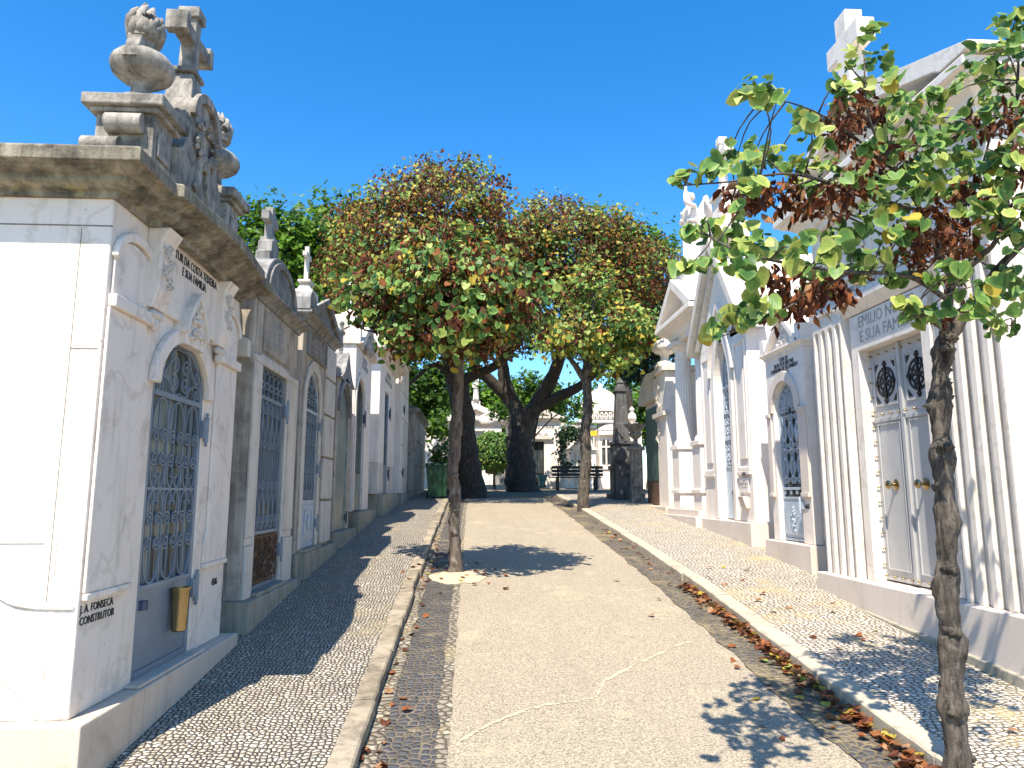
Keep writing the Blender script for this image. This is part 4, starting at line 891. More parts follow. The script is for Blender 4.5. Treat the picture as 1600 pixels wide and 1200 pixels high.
mb = MB(); mb.box(F, 12.05, 12.4, 1.62, 1.88, 0, .03); q = mb.ob('wall_plaque', 'white_r', T, bev=.006); text(F, 'RENOVADO\nEM 1951', .06, 12.22, 1.77, .032, 'letterg', T)
text(F, '4041', .10, 12.12, 2.0 - .02, .003, 'letter', T, name='number') if 0 else text(F, '4041', .10, 12.15, 1.91, .052, 'letter', T, name='number')
mb = MB(); mb.wedge(F, 12.1, 12.34, 1.36, 1.56, 0, .06, 0, .12, 0, 0); mb.ob('flower_holder', 'cream', T, bev=.006)
t = thing('stone_cross', (4.6, 12.9, 6.4), 'tall white stone cross on square pedestal at the peak of the gothic tomb', 'cross')
Fc = Fr('R', 4.75); mb = MB(); mb.box(Fc, 12.4, 13.6, 6.3, 6.62, -.35, .2); mb.box(Fc, 12.52, 13.3, 6.62, 6.72, -.28, .16); mb.wedge(Fc, 12.6, 13.2, 6.72, 7.25, -.22, .1, -.18, .06, .04, .04); mb.box(Fc, 12.56, 13.22, 7.25, 7.33, -.24, .12); mb.wedge(Fc, 12.7, 13.08, 7.33, 7.5, -.16, .04, -.12, 0, .06, .06); mb.ob('base', 'white_r', t, bev=.01)
mb = MB(); cross(mb, Fr('R', 4.81), 12.86, 7.5, 8.42, .13, .34, 0, .13, 8.13, .01); 
for a, b_, c, e in ((12.47, 12.6, 8.03, 8.23), (13.12, 13.25, 8.03, 8.23), (12.77, 12.95, 8.32, 8.46)): mb.box(Fr('R', 4.81), a, b_, c, e, -.085, .085)
mb.ob('shaft', 'white_r', t, bev=.01)

# ---- temple with columns
F = Fr('R', 4.8)
T = thing('mausoleum', (5.4, 15.5, 1.), 'white temple-like tomb with round fluted columns on high pedestals carrying the angel', 'mausoleum', 'tombs along the right pavement')
mb = MB(); mb.box(F, 14.5, 16.6, 1.25, 5.1, -3, -.5); mb.box(F, 14.5, 16.6, 5.1005, 5.3, -3, 0); mb.ob('wall', 'white_r', T, bev=.01)
mb = MB(); mb.box(F, 14.45, 16.8, 1.15, 1.28, -3, .22); mb.box(F, 14.4, 16.95, .6, 1.149, -3, .30); mb.ob('step', 'cream', T, bev=.012)
mb = MB(); mb.box(F, 14.4, 17.0, .5, .95, -3, .335); mb.ob('footing', 'base', T, bev=.012)
for u in (14.75, 16.28):
    c = F(u, 0, -.12)
    mb = MB(); mb.box(F, u - .27, u + .27, 1.285, 2.60, -.5, .13); mb.box(F, u - .31, u + .31, 1.2815, 1.5, -.5, .17) if 0 else mb.box(F, u - .31, u + .31, 1.62, 1.70, -.5, .17); mb.box(F, u - .31, u + .31, 2.6, 2.7, -.5, .17); p = mb.ob('pedestal', 'white_r', T, bev=.01)
    mb = MB(); mb.lathe((c[0], c[1], 2.7), [(.27, 0), (.27, .06), (.24, .08), (.24, .12)], 28); 
    vs = []; seg = 60; prof = [(.20, 2.82), (.205, 3.4), (.19, 4.2), (.175, 4.72)]
    for r_, z in prof:
        for k in range(seg):
            q = 2 * math.pi * k / seg; rr = r_ * (1 - .07 * (k % 3 == 1)); vs.append((c[0] + rr * math.cos(q), c[1] + rr * math.sin(q), z))
    mb.add(vs, [(i * seg + k, i * seg + (k + 1) % seg, (i + 1) * seg + (k + 1) % seg, (i + 1) * seg + k) for i in range(3) for k in range(seg)] + [tuple(range(seg)), tuple(range(4 * seg - 1, 3 * seg - 1, -1))])
    mb.lathe((c[0], c[1], 4.72), [(.19, 0), (.20, .03), (.18, .04), (.18, .16), (.21, .18), (.26, .26), (.26, .28)], 28); mb.box(F, u - .29, u + .29, 5.0, 5.099, -.42, .17)
    mb.ob('column', 'white_r', T, angle=25)
mb = MB(); mb.sweep(hpath(F, 14.5, 16.55, 3.), cornice_prof(5.1, 5.56, .36)); mb.box(F, 14.5, 16.55, 5.3005, 5.5, -2.9, 0); mb.ob('cornice', 'white_r', T, bev=.006)
mb = MB(); mb.prism(F, [(14.3, 5.56), (15.52, 6.28), (16.75, 5.56)], -3., -.02); mb.ring(F, [(14.12, 5.563), (15.52, 6.42), (16.93, 5.563)], [(14.5, 5.563), (15.52, 6.2), (16.55, 5.563)], -.02, .34); mb.ob('pediment', 'white_r', T, bev=.008)
mb = MB(); mb.wedge(F, 14.55, 14.75, 5.9, 7.1, -.9, -.7, -.84, -.76, .06, .06); mb.ob('finial', 'white_r', T, bev=.006)
mb = MB(); mb.box(F, 15.15, 15.95, 6.1, 6.66, -.55, .1); mb.box(F, 15.08, 16.02, 6.66, 6.74, -.62, .17); mb.ob('statue_pedestal', 'white_r', T, bev=.01)
# angel
def angel(base, s, label, mt, wings=True, name='angel_statue'):
    t = thing(name, base, label, 'statue')
    B = Vector(base)
    J = [((0, 0, .92), .17, .15), ((.01, 0, 1.10), .15, .17), ((.02, 0, 1.30), .14, .19), ((.0, 0, 1.43), .075, .08), ((-.02, 0, 1.50), .06, .06), ((-.04, 0, 1.60), .098, .088), ((-.035, 0, 1.69), .085, .08),
         ((.03, 0, .65), .20, .17), ((.07, .0, .35), .21, .18), ((.10, 0, .10), .23, .20), ((.10, 0, .0), .25, .22),
         ((.0, -.16, 1.36), .065, .065), ((-.15, -.24, 1.32), .055, .055), ((-.33, -.26, 1.34), .048, .048), ((-.33, -.25, 1.50), .042, .042), ((-.30, -.24, 1.63), .034, .034), ((-.28, -.24, 1.74), .035, .026),
         ((.02, .19, 1.34), .068, .068), ((.0, .27, 1.10), .058, .058), ((-.14, .16, 1.02), .05, .05), ((-.22, .02, 1.05), .04, .035),
         ((-.10, -.04, .02), .07, .05), ((-.11, .07, .02), .07, .05)]
    E = [(0, 1), (1, 2), (2, 3), (3, 4), (4, 5), (5, 6), (0, 7), (7, 8), (8, 9), (9, 10), (2, 11), (11, 12), (12, 13), (13, 14), (14, 15), (15, 16), (2, 17), (17, 18), (18, 19), (19, 20), (9, 21), (9, 22)]
    me = bpy.data.meshes.new('body'); me.from_pydata([Vector(j[0]) * s for j in J], E, []); me.materials.append(M[mt])
    o = bpy.data.objects.new('body', me); COL.objects.link(o); o.parent = t
    md = o.modifiers.new('skin', 'SKIN')
    if not me.skin_vertices: 
        bpy.context.view_layer.objects.active = o; bpy.ops.mesh.customdata_skin_add()
    for i, j in enumerate(J): me.skin_vertices[0].data[i].radius = (j[1] * s, j[2] * s); me.skin_vertices[0].data[i].use_root = i == 0
    md.use_smooth_shade = True; o.modifiers.new('smooth', 'SUBSURF').levels = 2; o.modifiers['smooth'].render_levels = 2
    # robe folds: hanging ridges of cloth
    mb = MB()
    for k in range(15):
        a = 2 * math.pi * k / 15; rr = .185 + .02 * math.sin(k * 2.3)
        P = [B + Vector(((.0 + .10 * q) + (rr * (.78 + .34 * q)) * math.cos(a + .25 * math.sin(q * 3 + k)), (rr * (.75 + .3 * q)) * math.sin(a + .25 * math.sin(q * 3 + k)), .98 - .97 * q)) * s if 0 else B + s * Vector(((.10 * q) + (rr * (.80 + .34 * q)) * math.cos(a + .22 * math.sin(q * 3 + k)), (rr * (.78 + .3 * q)) * math.sin(a + .22 * math.sin(q * 3 + k)), .98 - .97 * q)) for q in (0, .2, .4, .6, .8, 1)]
        mb.tube(P, [s * .022, s * .032, s * .036, s * .038, s * .042, s * .045], 8)
    for k in range(5): mb.tube([B + s * Vector((-.17, -.14, 1.25 - .06 * k)), B + s * Vector((-.21 + .01 * k, .0, 1.16 - .06 * k)), B + s * Vector((-.12, .16, 1.28 - .06 * k))], s * .022, 6)
    mb.tube([B + s * Vector((-.2, -.1, 1.02)), B + s * Vector((-.02, -.19, 1.0)), B + s * Vector((.17, -.06, .97)), B + s * Vector((.15, .12, .97))], s * .035, 8)
    mb.ob('robe', mt, t, smooth=True)
    mb = MB()
    for k in range(16):
        a = k * 2.4; z = 1.60 + .13 * (k % 5) / 5; mb.ball(B + s * Vector((.005 + .085 * math.cos(a), .085 * math.sin(a), z)), s * .045, 6, 5)
    mb.ob('hair', mt, t, smooth=True)
    mb = MB(); mb.ball(B + s * Vector((-.135, 0, 1.60)), s * .018, 6, 5, (1, .7, 1.4)); mb.ball(B + s * Vector((-.118, 0, 1.555)), s * .016, 6, 4, (.7, 1.4, .5)); mb.ob('face', mt, t, smooth=True)
    if wings:
        for sg in (-1, 1):
            mb = MB()
            for k in range(11):
                q = k / 10; top = B + s * Vector((.16 + .12 * math.sin(q * 3), sg * (.06 + .25 * q), 1.30 + .30 * math.sin(q * 2.2)))
                ln = .95 - .45 * q; tip = top + s * Vector((.10 + .05 * q, sg * (.05 + .02 * q), -ln))
                mb.tube([top, top * .6 + tip * .4 + Vector((.03 * s, 0, 0)), tip], [s * .05, s * .05, s * .012], 6)
            mb.ob('wing', mt, t, smooth=True)
    return t
a = angel((4.98, 15.5, 6.74), 1.02, 'white marble angel with raised arm standing on the temple-like tomb', 'white_r')
a.rotation_euler[2] = R(22)

# ---- urn-topped tomb with green door
F = Fr('R', 4.85)
T = thing('mausoleum', (5.4, 19, 1.), 'white tomb with carved scroll gable, corner urn and green door', 'mausoleum', 'tombs along the right pavement')
mb = MB(); mb.box(F, 17.6, 18.5, 1.3, 4.68, -2.5, .0); mb.box(F, 18.5, 20.3, 1.3, 4.1, -2.5, -.15); mb.ob('wall', 'white_r', T, bev=.012)
mb = MB(); mb.box(F, 17.5, 20.4, .7, 1.298, -2.5, .12); mb.ob('plinth', 'cream', T, bev=.012)
mb = MB(); mb.box(F, 17.5, 18.6, 4.68, 4.82, -2.5, .1); mb.prism(F, [(18.5, 4.1005)] + bez((18.5, 4.6), (18.8, 4.95), (19.6, 5.0), (20.0, 4.6), 12) + [(20.35, 4.3), (20.35, 4.1005)], -.6, .06); mb.ob('gable', 'greywhite', T, bev=.01)
leafscroll(F, 18.3, 2.9, 4.5, .03, .12, 'greywhite', T, 'relief', 3)
mb = MB(); mb.box(F, 17.55, 18.62, 3.55, 3.66, -.1, .1); mb.ob('impost', 'greywhite', T, bev=.008)
mb = MB(); mb.box(F, 18.72, 20.1, 1.95, 3.95, -.15, -.08); d = mb.ob('door', 'greenpaint', T, bev=.006)
mb = MB(); mb.box(F, 18.72, 20.1, 1.32, 1.948, -.15, -.09); q = mb.ob('kick_panel', 'brownwood', d, bev=.006)
urn((4.95, 17.95, 4.9), 1.55, 'greywhite', 'big carved stone urn on the corner of the white tomb under the dark branches', 'urns at the far end')
# ---- dark obelisk and its pillars, low steps
C0 = at(973, 770, 22)
t = thing('obelisk', (4.62, 22, 1.55), 'dark weathered obelisk with stepped base at the far end of the lane', 'obelisk')
Fo = Fr('C', 22)
mb = MB(); mb.box(Fo, 4.30, 4.94, 1.4, 2.35, -.32, .32); mb.box(Fo, 4.25, 4.99, 2.35, 2.47, -.37, .37); mb.box(Fo, 4.2, 5.04, 1.3, 1.62, -.42, .42); mb.box(Fo, 4.32, 4.92, 2.47, 3.1, -.3, .3); mb.box(Fo, 4.27, 4.97, 3.1, 3.2, -.35, .35); mb.ob('base', 'darkst', t, bev=.02)
mb = MB(); mb.wedge(Fo, 4.39, 4.85, 3.2, 4.75, -.23, .23, -.15, .15, .08, .08); mb.box(Fo, 4.42, 4.82, 4.75, 4.84, -.2, .2); mb.wedge(Fo, 4.46, 4.78, 4.84, 5.0, -.16, .16, -.1, .1, .06, .06); mb.lathe((4.62, 22, 5.0), [(.12, 0), (.14, .05), (.06, .16), (.02, .2)], 12); mb.ob('shaft', 'darkst', t, bev=.015)
mb = MB(); mb.lathe((4.5, 21.4, 2.47), [(.05, 0), (.05, .1), (.14, .18), (.16, .3), (.12, .42), (.05, .5)], 14); mb.box(Fr('C', 21.4), 4.33, 4.67, 1.4, 2.47, -.15, .15); mb.ob('side_urn', 'darkst', t, angle=40)
t = thing('stone_pillar', (4.78, 20.7, 1.45), 'weathered square pillar carrying a shallow stone vase beside the dark obelisk', 'pillar')
Fo = Fr('C', 20.7); mb = MB(); mb.box(Fo, 4.57, 4.97, 1.2, 1.75, -.2, .2); mb.box(Fo, 4.61, 4.93, 1.75, 2.85, -.16, .16); mb.box(Fo, 4.55, 4.99, 2.85, 2.96, -.22, .22); mb.box(Fo, 4.63, 4.91, 1.8, 2.05, .16, .19); mb.ob('shaft', 'weath', t, bev=.015)
mb = MB(); mb.lathe((4.77, 20.7, 2.96), [(.16, 0), (.16, .06), (.07, .1), (.06, .22), (.14, .28), (.2, .36), (.16, .42), (.2, .5), (.32, .62), (.32, .66), (.1, .66)], 20); mb.ob('vase', 'weath', t, angle=40)
t = thing('stone_pillar', (5.1, 22.6, 1.5), 'white pillar with a small pale urn behind the dark obelisk', 'pillar')
Fo = Fr('C', 23.2); mb = MB(); mb.box(Fo, 5.0, 5.5, 1.2, 3.7, -.25, .25); mb.box(Fo, 4.94, 5.56, 3.7, 3.8, -.3, .3); mb.ob('shaft', 'white_r', t, bev=.015)
mb = MB(); mb.lathe((5.25, 23.2, 3.8), [(.12, 0), (.06, .1), (.15, .25), (.12, .4), (.05, .45), (.09, .55), (.02, .65)], 16); mb.ob('vase', 'white_r', t, angle=40)
# ================================================================== FAR SQUARE
def gable_tomb(name, x0, x1, Y, z0, z1, zp, depth, label, mt='white_r', group='tombs across the far square', ov=.2):
    t = thing(name, ((x0 + x1) / 2, Y + .5, z0), label, 'mausoleum', group); F = Fr('C', Y)
    return t, F
# chapel with statue
T, F = gable_tomb('chapel', -2., 2.3, 40, 1.8, 5.6, 6.5, 4, 'white chapel with triangular pediment and a small statue on top, far behind the trees')
mb = MB(); mb.box(F, -1.3, 1.65, 1.8, 5.55, -4, 0); mb.prism(F, [(-2.2, 1.8), (-2.2, 3.6), (-1.302, 4.9), (-1.302, 1.8)], -3, -.3); mb.prism(F, [(2.55, 1.8), (2.55, 3.6), (1.652, 4.9), (1.652, 1.8)], -3, -.3); mb.ob('wall', 'white_r', T, bev=.02)
mb = MB(); mb.sweep(hpath(F, -1.3, 1.65, 4), cornice_prof(5.3, 5.75, .25)); mb.ob('cornice', 'greywhite', T, bev=.01)
mb = MB(); mb.prism(F, [(-1.4, 5.75), (.2, 6.45), (1.8, 5.75)], -4, -.05); mb.ring(F, [(-1.65, 5.753), (.2, 6.62), (2.05, 5.753)], [(-.95, 5.753), (.2, 6.28), (1.35, 5.753)], -.05, .25); mb.box(F, -.05, .45, 6.45, 6.75, -.5, .1); mb.ob('pediment', 'white_r', T, bev=.012)
mb = MB(); mb.ring(F, [(.55, 1.85)] + arch(.55, 1.5, 3.6, .5) + [(1.5, 1.85)], [(.7, 1.85)] + arch(.7, 1.35, 3.6, .38) + [(1.35, 1.85)], 0, .1); mb.ob('arch_moulding', 'greywhite', T, bev=.01)
a = angel((.2, 39.8, 6.75), .72, 'small white statue standing on the peak of the far chapel', 'white_r', False, 'roof_statue'); a.rotation_euler[2] = R(80)
# shell monument
t = thing('shell_monument', (.1, 36, 1.9), 'white monument with a big draped stone shell and green bronze plaque behind the leaning tree', 'monument')
F = Fr('C', 36)
mb = MB(); mb.wedge(F, -.75, .75, 1.85, 4.75, -.6, 0, -.5, -.05, .15, .15); mb.box(F, -.9, .9, 1.85, 2.3, -.8, .2); mb.ob('pedestal', 'white_r', t, bev=.02)
mb = MB()
for k in range(9):
    q = k / 8; mb.tube([(-1.0 + .12 * k, 35.9, 4.9 + .1 * q), (-.55 + .14 * k, 35.8 - .1 * math.sin(q * 3), 5.0 + .35 * math.sin(q * 2.6)), (.15 + .07 * k, 35.9, 5.12 + .2 * (1 - q))], [.1, .17, .08], 8)
mb.ball((.72, 35.85, 5.22), .40, 14, 10, (1.15, .8, .9)); mb.ob('shell', 'white_r', t, smooth=True)
mb = MB(); mb.prism(F, [(-.3, 3.6), (-.34, 4.6), (.14, 4.65), (.05, 4.1), (.1, 3.55), (-.1, 3.4)], -.02, .02); mb.ball((.0, 35.97, 3.55), .14, 8, 6); mb.ob('plaque', 'teal', t)
# central tomb
T, F = gable_tomb('mausoleum', 1.7, 4.2, 34, 1.9, 5., 5.6, 3, 'white tomb with dark iron door and black name lettering facing down the lane')
mb = MB(); shell(F, mb, 1.75, 4.18, 1.85, 5.0, 3, (2.69, 3.43, 1.85, 4.07), 0, .2); mb.ob('wall', 'white_r', T, bev=.015)
mb = MB(); mb.sweep(hpath(F, 1.75, 4.18, 3), cornice_prof(4.95, 5.25, .22)); mb.prism(F, [(1.75, 5.25), (2.96, 5.75), (4.18, 5.25)], -2.8, .02); mb.ring(F, [(1.6, 5.252), (2.96, 5.85), (4.33, 5.252)], [(2.2, 5.252), (2.96, 5.6), (3.75, 5.252)], .02, .2); mb.box(F, 2.8, 3.12, 5.7, 6.0, -.3, .1); mb.ob('pediment', 'greywhite', T, bev=.01)
text(F, 'MANUEL DE VIRAR\nE\nSUA FAMILIA', .26, 2.96, 4.68, .004, 'letter', T, sp=.72, sx=.9)
mb = MB(); mb.box(F, 2.35, 3.85, 4.17, 4.29, 0, .14); mb.ob('lintel', 'greywhite', T, bev=.01)
d = door_leaf(F, 2.69, 3.43, 1.95, 4.07, 0, -.12, 'black', T, .05, .05, 'glass', panel=2.6)
bar_grille(F, 2.74, 3.38, 2.6, 4.02, -.12, 5, 'black', d, loops=False)
t = thing('flower_pot', (3.25, 33.3, 1.9), 'teal glazed pot in front of the dark door of the lettered tomb', 'flower pot')
mb = MB(); mb.lathe((3.25, 33.3, 1.88), [(.16, 0), (.2, .1), (.15, .2), (.2, .4), (.28, .58), (.25, .6), (.1, .5)], 16); mb.ob('pot', 'teal', t, smooth=True)
# gabled tomb with black cross
T, F = gable_tomb('mausoleum', 4.5, 5.4, 33, 1.9, 3.6, 4.3, 2, 'small white gabled tomb with black cross on its pale door, behind the bench')
mb = MB(); mb.box(F, 4.5, 5.75, 1.85, 3.6, -2, 0); mb.prism(F, [(4.4, 3.6), (5.12, 4.25), (5.85, 3.6)], -2.1, .12); mb.ob('wall', 'white_r', T, bev=.012)
mb = MB(); mb.box(F, 4.78, 5.46, 1.95, 3.5, 0, .05); d = mb.ob('door', 'greywhite', T, bev=.008)
mb = MB(); cross(mb, F, 5.1, 2.55, 3.35, .10, .24, .06, .03, 3.08); mb.ob('cross', 'black', d)
t = thing('stone_column', (4.25, 32.8, 1.9), 'pale column wrapped in dark ivy beside the lettered tomb', 'column')
mb = MB(); mb.lathe((4.2, 32.8, 1.85), [(.25, 0), (.25, .3), (.16, .35), (.15, 2.4), (.22, 2.5), (.22, 2.6), (.12, 2.7), (.12, 3.0)], 16); mb.ob('shaft', 'greywhite', t, angle=40)
# domed tomb
T = thing('mausoleum', (7.9, 44, 1.9), 'white square tomb with pale dome and pierced parapet behind the thin tree', 'mausoleum', 'tombs across the far square')
F = Fr('C', 42)
mb = MB(); mb.box(F, 6.3, 9.6, 1.85, 5.75, -3.4, 0); mb.box(F, 5.4, 6.299, 1.85, 4.7, -3, -.4); mb.ob('wall', 'white_r', T, bev=.015)
mb = MB(); mb.sweep(hpath(F, 6.3, 9.6, 3.4), cornice_prof(5.5, 5.8, .22)); mb.ob('cornice', 'weath2', T, bev=.01)
mb = MB(); mb.box(F, 6.3, 9.6, 5.8, 5.95, -.2, .05); mb.box(F, 6.3, 9.6, 6.5, 6.6, -.2, .05)
for i in range(13):
    u = 6.42 + .255 * i; mb.ring(F, arch(u - .11, u + .11, 6.15, .3, 8), arch(u - .05, u + .05, 6.15, .2, 8), -.12, 0); mb.ring(F, spir(u, 6.1, .1, .1, 0, 6.28, 10)[:-1], spir(u, 6.1, .05, .05, 0, 6.28, 10)[:-1], -.12, -.001, True)
mb.ob('parapet', 'white_r', T)
mb = MB(); mb.lathe((7.95, 43.7, 5.9), [(1.45, 0), (1.45, .4), (1.5, .5), (1.5, .6), (1.42, .9), (1.26, 1.25), (1.0, 1.6), (.68, 1.9), (.35, 2.1), (.14, 2.2), (.12, 2.4), (.02, 2.5)], 28); mb.ob('dome', 'white_r', T, angle=40)
T = thing('pavilion', (6.55, 34.6, 1.9), 'small white pavilion with crossed arched windows beside the dark obelisk', 'pavilion', 'tombs across the far square')
F = Fr('C', 34)
mb = MB(); mb.box(F, 6.0, 7.3, 1.85, 2.75, -1.3, .08); mb.box(F, 5.95, 7.35, 2.75, 2.87, -1.35, .14); mb.box(F, 6.1, 7.2, 2.87, 4.55, -1.2, -.12); mb.box(F, 6.05, 7.25, 4.4, 4.62, -1.25, .06); mb.prism(F, [(6.0, 4.62)] + bez((6.0, 4.62), (6.3, 5.0), (7.0, 5.0), (7.3, 4.62), 10)[1:], -1.2, .08); mb.ob('wall', 'white_r', T, bev=.012)
for x in (6.22, 6.72):
    mb = MB(); mb.prism(F, [(x, 3.0)] + arch(x, x + .4, 3.95, .25) + [(x + .4, 3.0)], -.12, -.10); wn = mb.ob('window', 'glass', T)
    mb = MB(); mb.box(F, x + .165, x + .235, 3.0, 4.18, -.1, -.04); mb.box(F, x, x + .4, 3.8, 3.88, -.1, -.045); mb.ob('mullion', 'white_r', wn)
t = thing('yellow_sign', (6.0, 33.9, 4.3), 'tiny yellow sign on a post beside the pavilion', 'sign')
mb = MB(); mb.box(Fr('C', 34.3), 5.72, 6.02, 4.38, 4.62, 0, .03); mb.ob('plate', 'yellow', t)
mb = MB(); mb.box(Fr('C', 34.3), 5.84, 5.9, 1.9, 4.4, -.03, 0); mb.ob('post', 'greywhite', t)
T, F = gable_tomb('mausoleum', 5.4, 6., 36, 1.9, 4.6, 5, 2, 'narrow white tomb with a wall urn, between the black-cross tomb and the pavilion')
mb = MB(); mb.box(F, 4.9, 6.3, 1.85, 4.9, -2, 0); mb.box(F, 4.8, 6.4, 4.9, 5.05, -2.1, .12); mb.box(F, 5.15, 5.35, 1.9, 4.2, 0, .12); mb.ob('wall', 'greywhite', T, bev=.012)
mb = MB(); mb.lathe((5.75, 35.8, 3.9), [(.1, 0), (.05, .08), (.15, .25), (.18, .38), (.05, .5), (.02, .6)], 14); mb.ob('wall_urn', 'grey', T, smooth=True)
# left: carved spire, little house
t = thing('spire', (-2.15, 38, 1.9), 'slender carved white spire rising behind the burial niches', 'spire')
F = Fr('C', 38); mb = MB(); mb.box(F, -2.75, -1.7, 1.85, 4.5, -.4, .3); mb.wedge(F, -2.55, -1.85, 4.5, 5.2, -.3, .25, -.15, .15, .15, .15); mb.ob('base', 'white_r', t, bev=.02)
mb = MB(); mb.wedge(F, -2.34, -1.96, 5.2, 6.9, -.19, .19, -.13, .13, .06, .06); mb.box(F, -2.36, -1.94, 6.9, 7.05, -.2, .2); mb.wedge(F, -2.25, -2.05, 7.05, 7.5, -.1, .1, -.02, .02, .08, .08)
for k in range(16): mb.box(F, -2.31 + .02 * (k // 4) + .14 * (k % 2), -2.22 + .02 * (k // 4) + .14 * (k % 2), 5.3 + .2 * (k // 2), 5.42 + .2 * (k // 2), .1, .2)
mb.ob('shaft', 'white_r', t, bev=.01)
T = thing('mausoleum', (-1.3, 39, 1.9), 'low grey tomb with dark pitched roof beside the carved spire', 'mausoleum', 'tombs across the far square')
F = Fr('C', 37.5); mb = MB(); mb.box(F, -1.95, -.8, 1.85, 3.9, -2, 0); mb.ob('wall', 'grey', T, bev=.015); mb = MB(); mb.prism(F, [(-2.1, 3.9), (-1.4, 4.6), (-.65, 3.9)], -2.1, .1); mb.ob('roof', 'weath2', T, bev=.01)
# small grave markers
for x, Y, h, w, mt, lb in ((-.15, 33, 1.0, .5, 'darkst', 'small dark headstone between the leaning tree and the clipped bush'), (.62, 32.4, .85, .35, 'white_r', 'small white slab under the clipped round bush'), (1.25, 32.2, .75, .45, 'weath2', 'low grey slab beside the clipped bush stem'), (2.0, 32.6, .9, .3, 'greywhite', 'narrow pale slab against the big forked tree')):
    t = thing('headstone', (x, Y, 1.88), lb, 'headstone', 'grave markers under the trees'); F = Fr('C', Y)
    mb = MB(); mb.prism(F, [(x - w / 2, 1.95)] + arch(x - w / 2, x + w / 2, 1.9 + h * .75, h * .25, 10) + [(x + w / 2, 1.95)], -.1, .0); mb.ob('slab', mt, t, bev=.012); mb = MB(); mb.box(F, x - w * .7, x + w * .7, 1.82, 2.0, -.25, .15); mb.ob('base', mt, t, bev=.012)
mb = MB(); mb.box(Fr('C', 31), -1.6, 2.4, 1.6, 2.0, -.2, 0); struct(mb.ob('border', 'greywhite', None, bev=.015))
# bench
t = thing('park_bench', (4.1, 28, 1.8), 'dark slatted bench in the shade behind the slim yellow-green redbud', 'bench')
F = Fr('C', 28); z = g(28)
mb = MB(); 
for k in range(4): mb.box(F, 3.1, 5.1, z + .44, z + .475, -.42 + .13 * k, -.32 + .13 * k)
mb.ob('seat', 'bench', t, bev=.006)
mb = MB()
for k in range(3): mb.box(F, 3.1, 5.1, z + .50 + .14 * k, z + .61 + .14 * k, .14, .18)
mb.ob('backrest', 'bench', t, bev=.006)
for x in (3.35, 4.85):
    mb = MB(); mb.box(F, x - .04, x + .04, z - .05, z + .44, -.4, -.32); mb.box(F, x - .04, x + .04, z - .05, z + .9, .08, .139); mb.box(F, x - .04, x + .04, z + .36, z + .4395, -.32, .08); mb.ob('leg', 'bench', t, bev=.006)
# wheelie bin
t = thing('wheelie_bin', (-1.03, 22, g(22)), 'dark green wheeled bin standing at the far end of the left pavement', 'bin')
F = Fr('C', 22); z = g(22); x = -1.03
mb = MB(); mb.wedge(F, x - .27, x + .27, z + .06, z + .98, -.55, .06, -.68, .12, -.08, -.08); mb.box(F, x - .37, x + .37, z + .93, z + .99, -.70, .14); 
for k in (-.15, 0, .15): mb.wedge(F, x + k - .02, x + k + .02, z + .1, z + .9, .03, .075, .08, .13, 0, 0)
mb.ob('body', 'bin', t, bev=.015)
mb = MB(); mb.wedge(F, x - .39, x + .39, z + .992, z + 1.06, -.72, .17, -.66, .10, .05, .05); mb.tube([F(x - .3, z + .98, -.78), F(x + .3, z + .98, -.78)], .018, 8); mb.ob('lid', 'bin', t, bev=.012)
for s in (-1, 1):
    mb = MB(); mb.tube([F(x + s * .29, z + .1, -.55), F(x + s * .35, z + .1, -.55)], .1, 16); mb.ob('wheel', 'black', t)

# ================================================================== FOLIAGE
HEART = (np.array([(0, .12, 0), (.16, -.03, .05), (.38, .02, .10), (.52, .28, .10), (.44, .60, .07), (.24, .84, .03), (0, 1.0, -.05), (-.24, .84, .03), (-.44, .60, .07), (-.52, .28, .10), (-.38, .02, .10), (-.16, -.03, .05), (0, .5, -.03)], float),
         [(12, 0, 1, 2, 3), (12, 3, 4, 5, 6), (12, 6, 7, 8, 9), (12, 9, 10, 11, 0)])
HEARTS = (np.array([(0, 0, 0), (.42, .02, .08), (.5, .38, .08), (0, 1, -.05), (-.5, .38, .08), (-.42, .02, .08)], float), [(0, 1, 2, 3), (0, 3, 4, 5)])
DEAD = (np.array([(0, 0, 0), (.14, .2, .12), (.17, .55, .16), (.03, 1, .02), (-.17, .6, .14), (-.13, .2, .10), (0, .5, -.06)], float), [(0, 1, 6), (1, 2, 6), (2, 3, 6), (3, 4, 6), (4, 5, 6), (5, 0, 6)])
QUAD = (np.array([(0, 0, 0), (.36, .5, .06), (0, 1, -.04), (-.36, .5, .06)], float), [(0, 1, 2, 3)])
SPRIG = (np.array([(0, 0, 0), (.10, .1, 0), (.34, .42, .05), (.05, .5, 0), (.30, .8, .04), (0, 1.1, -.08), (-.30, .8, .04), (-.05, .5, 0), (-.34, .42, .05), (-.10, .1, 0)], float), [(0, 1, 2, 3), (3, 4, 5), (5, 6, 7), (7, 8, 9, 0), (0, 3, 5, 7)])
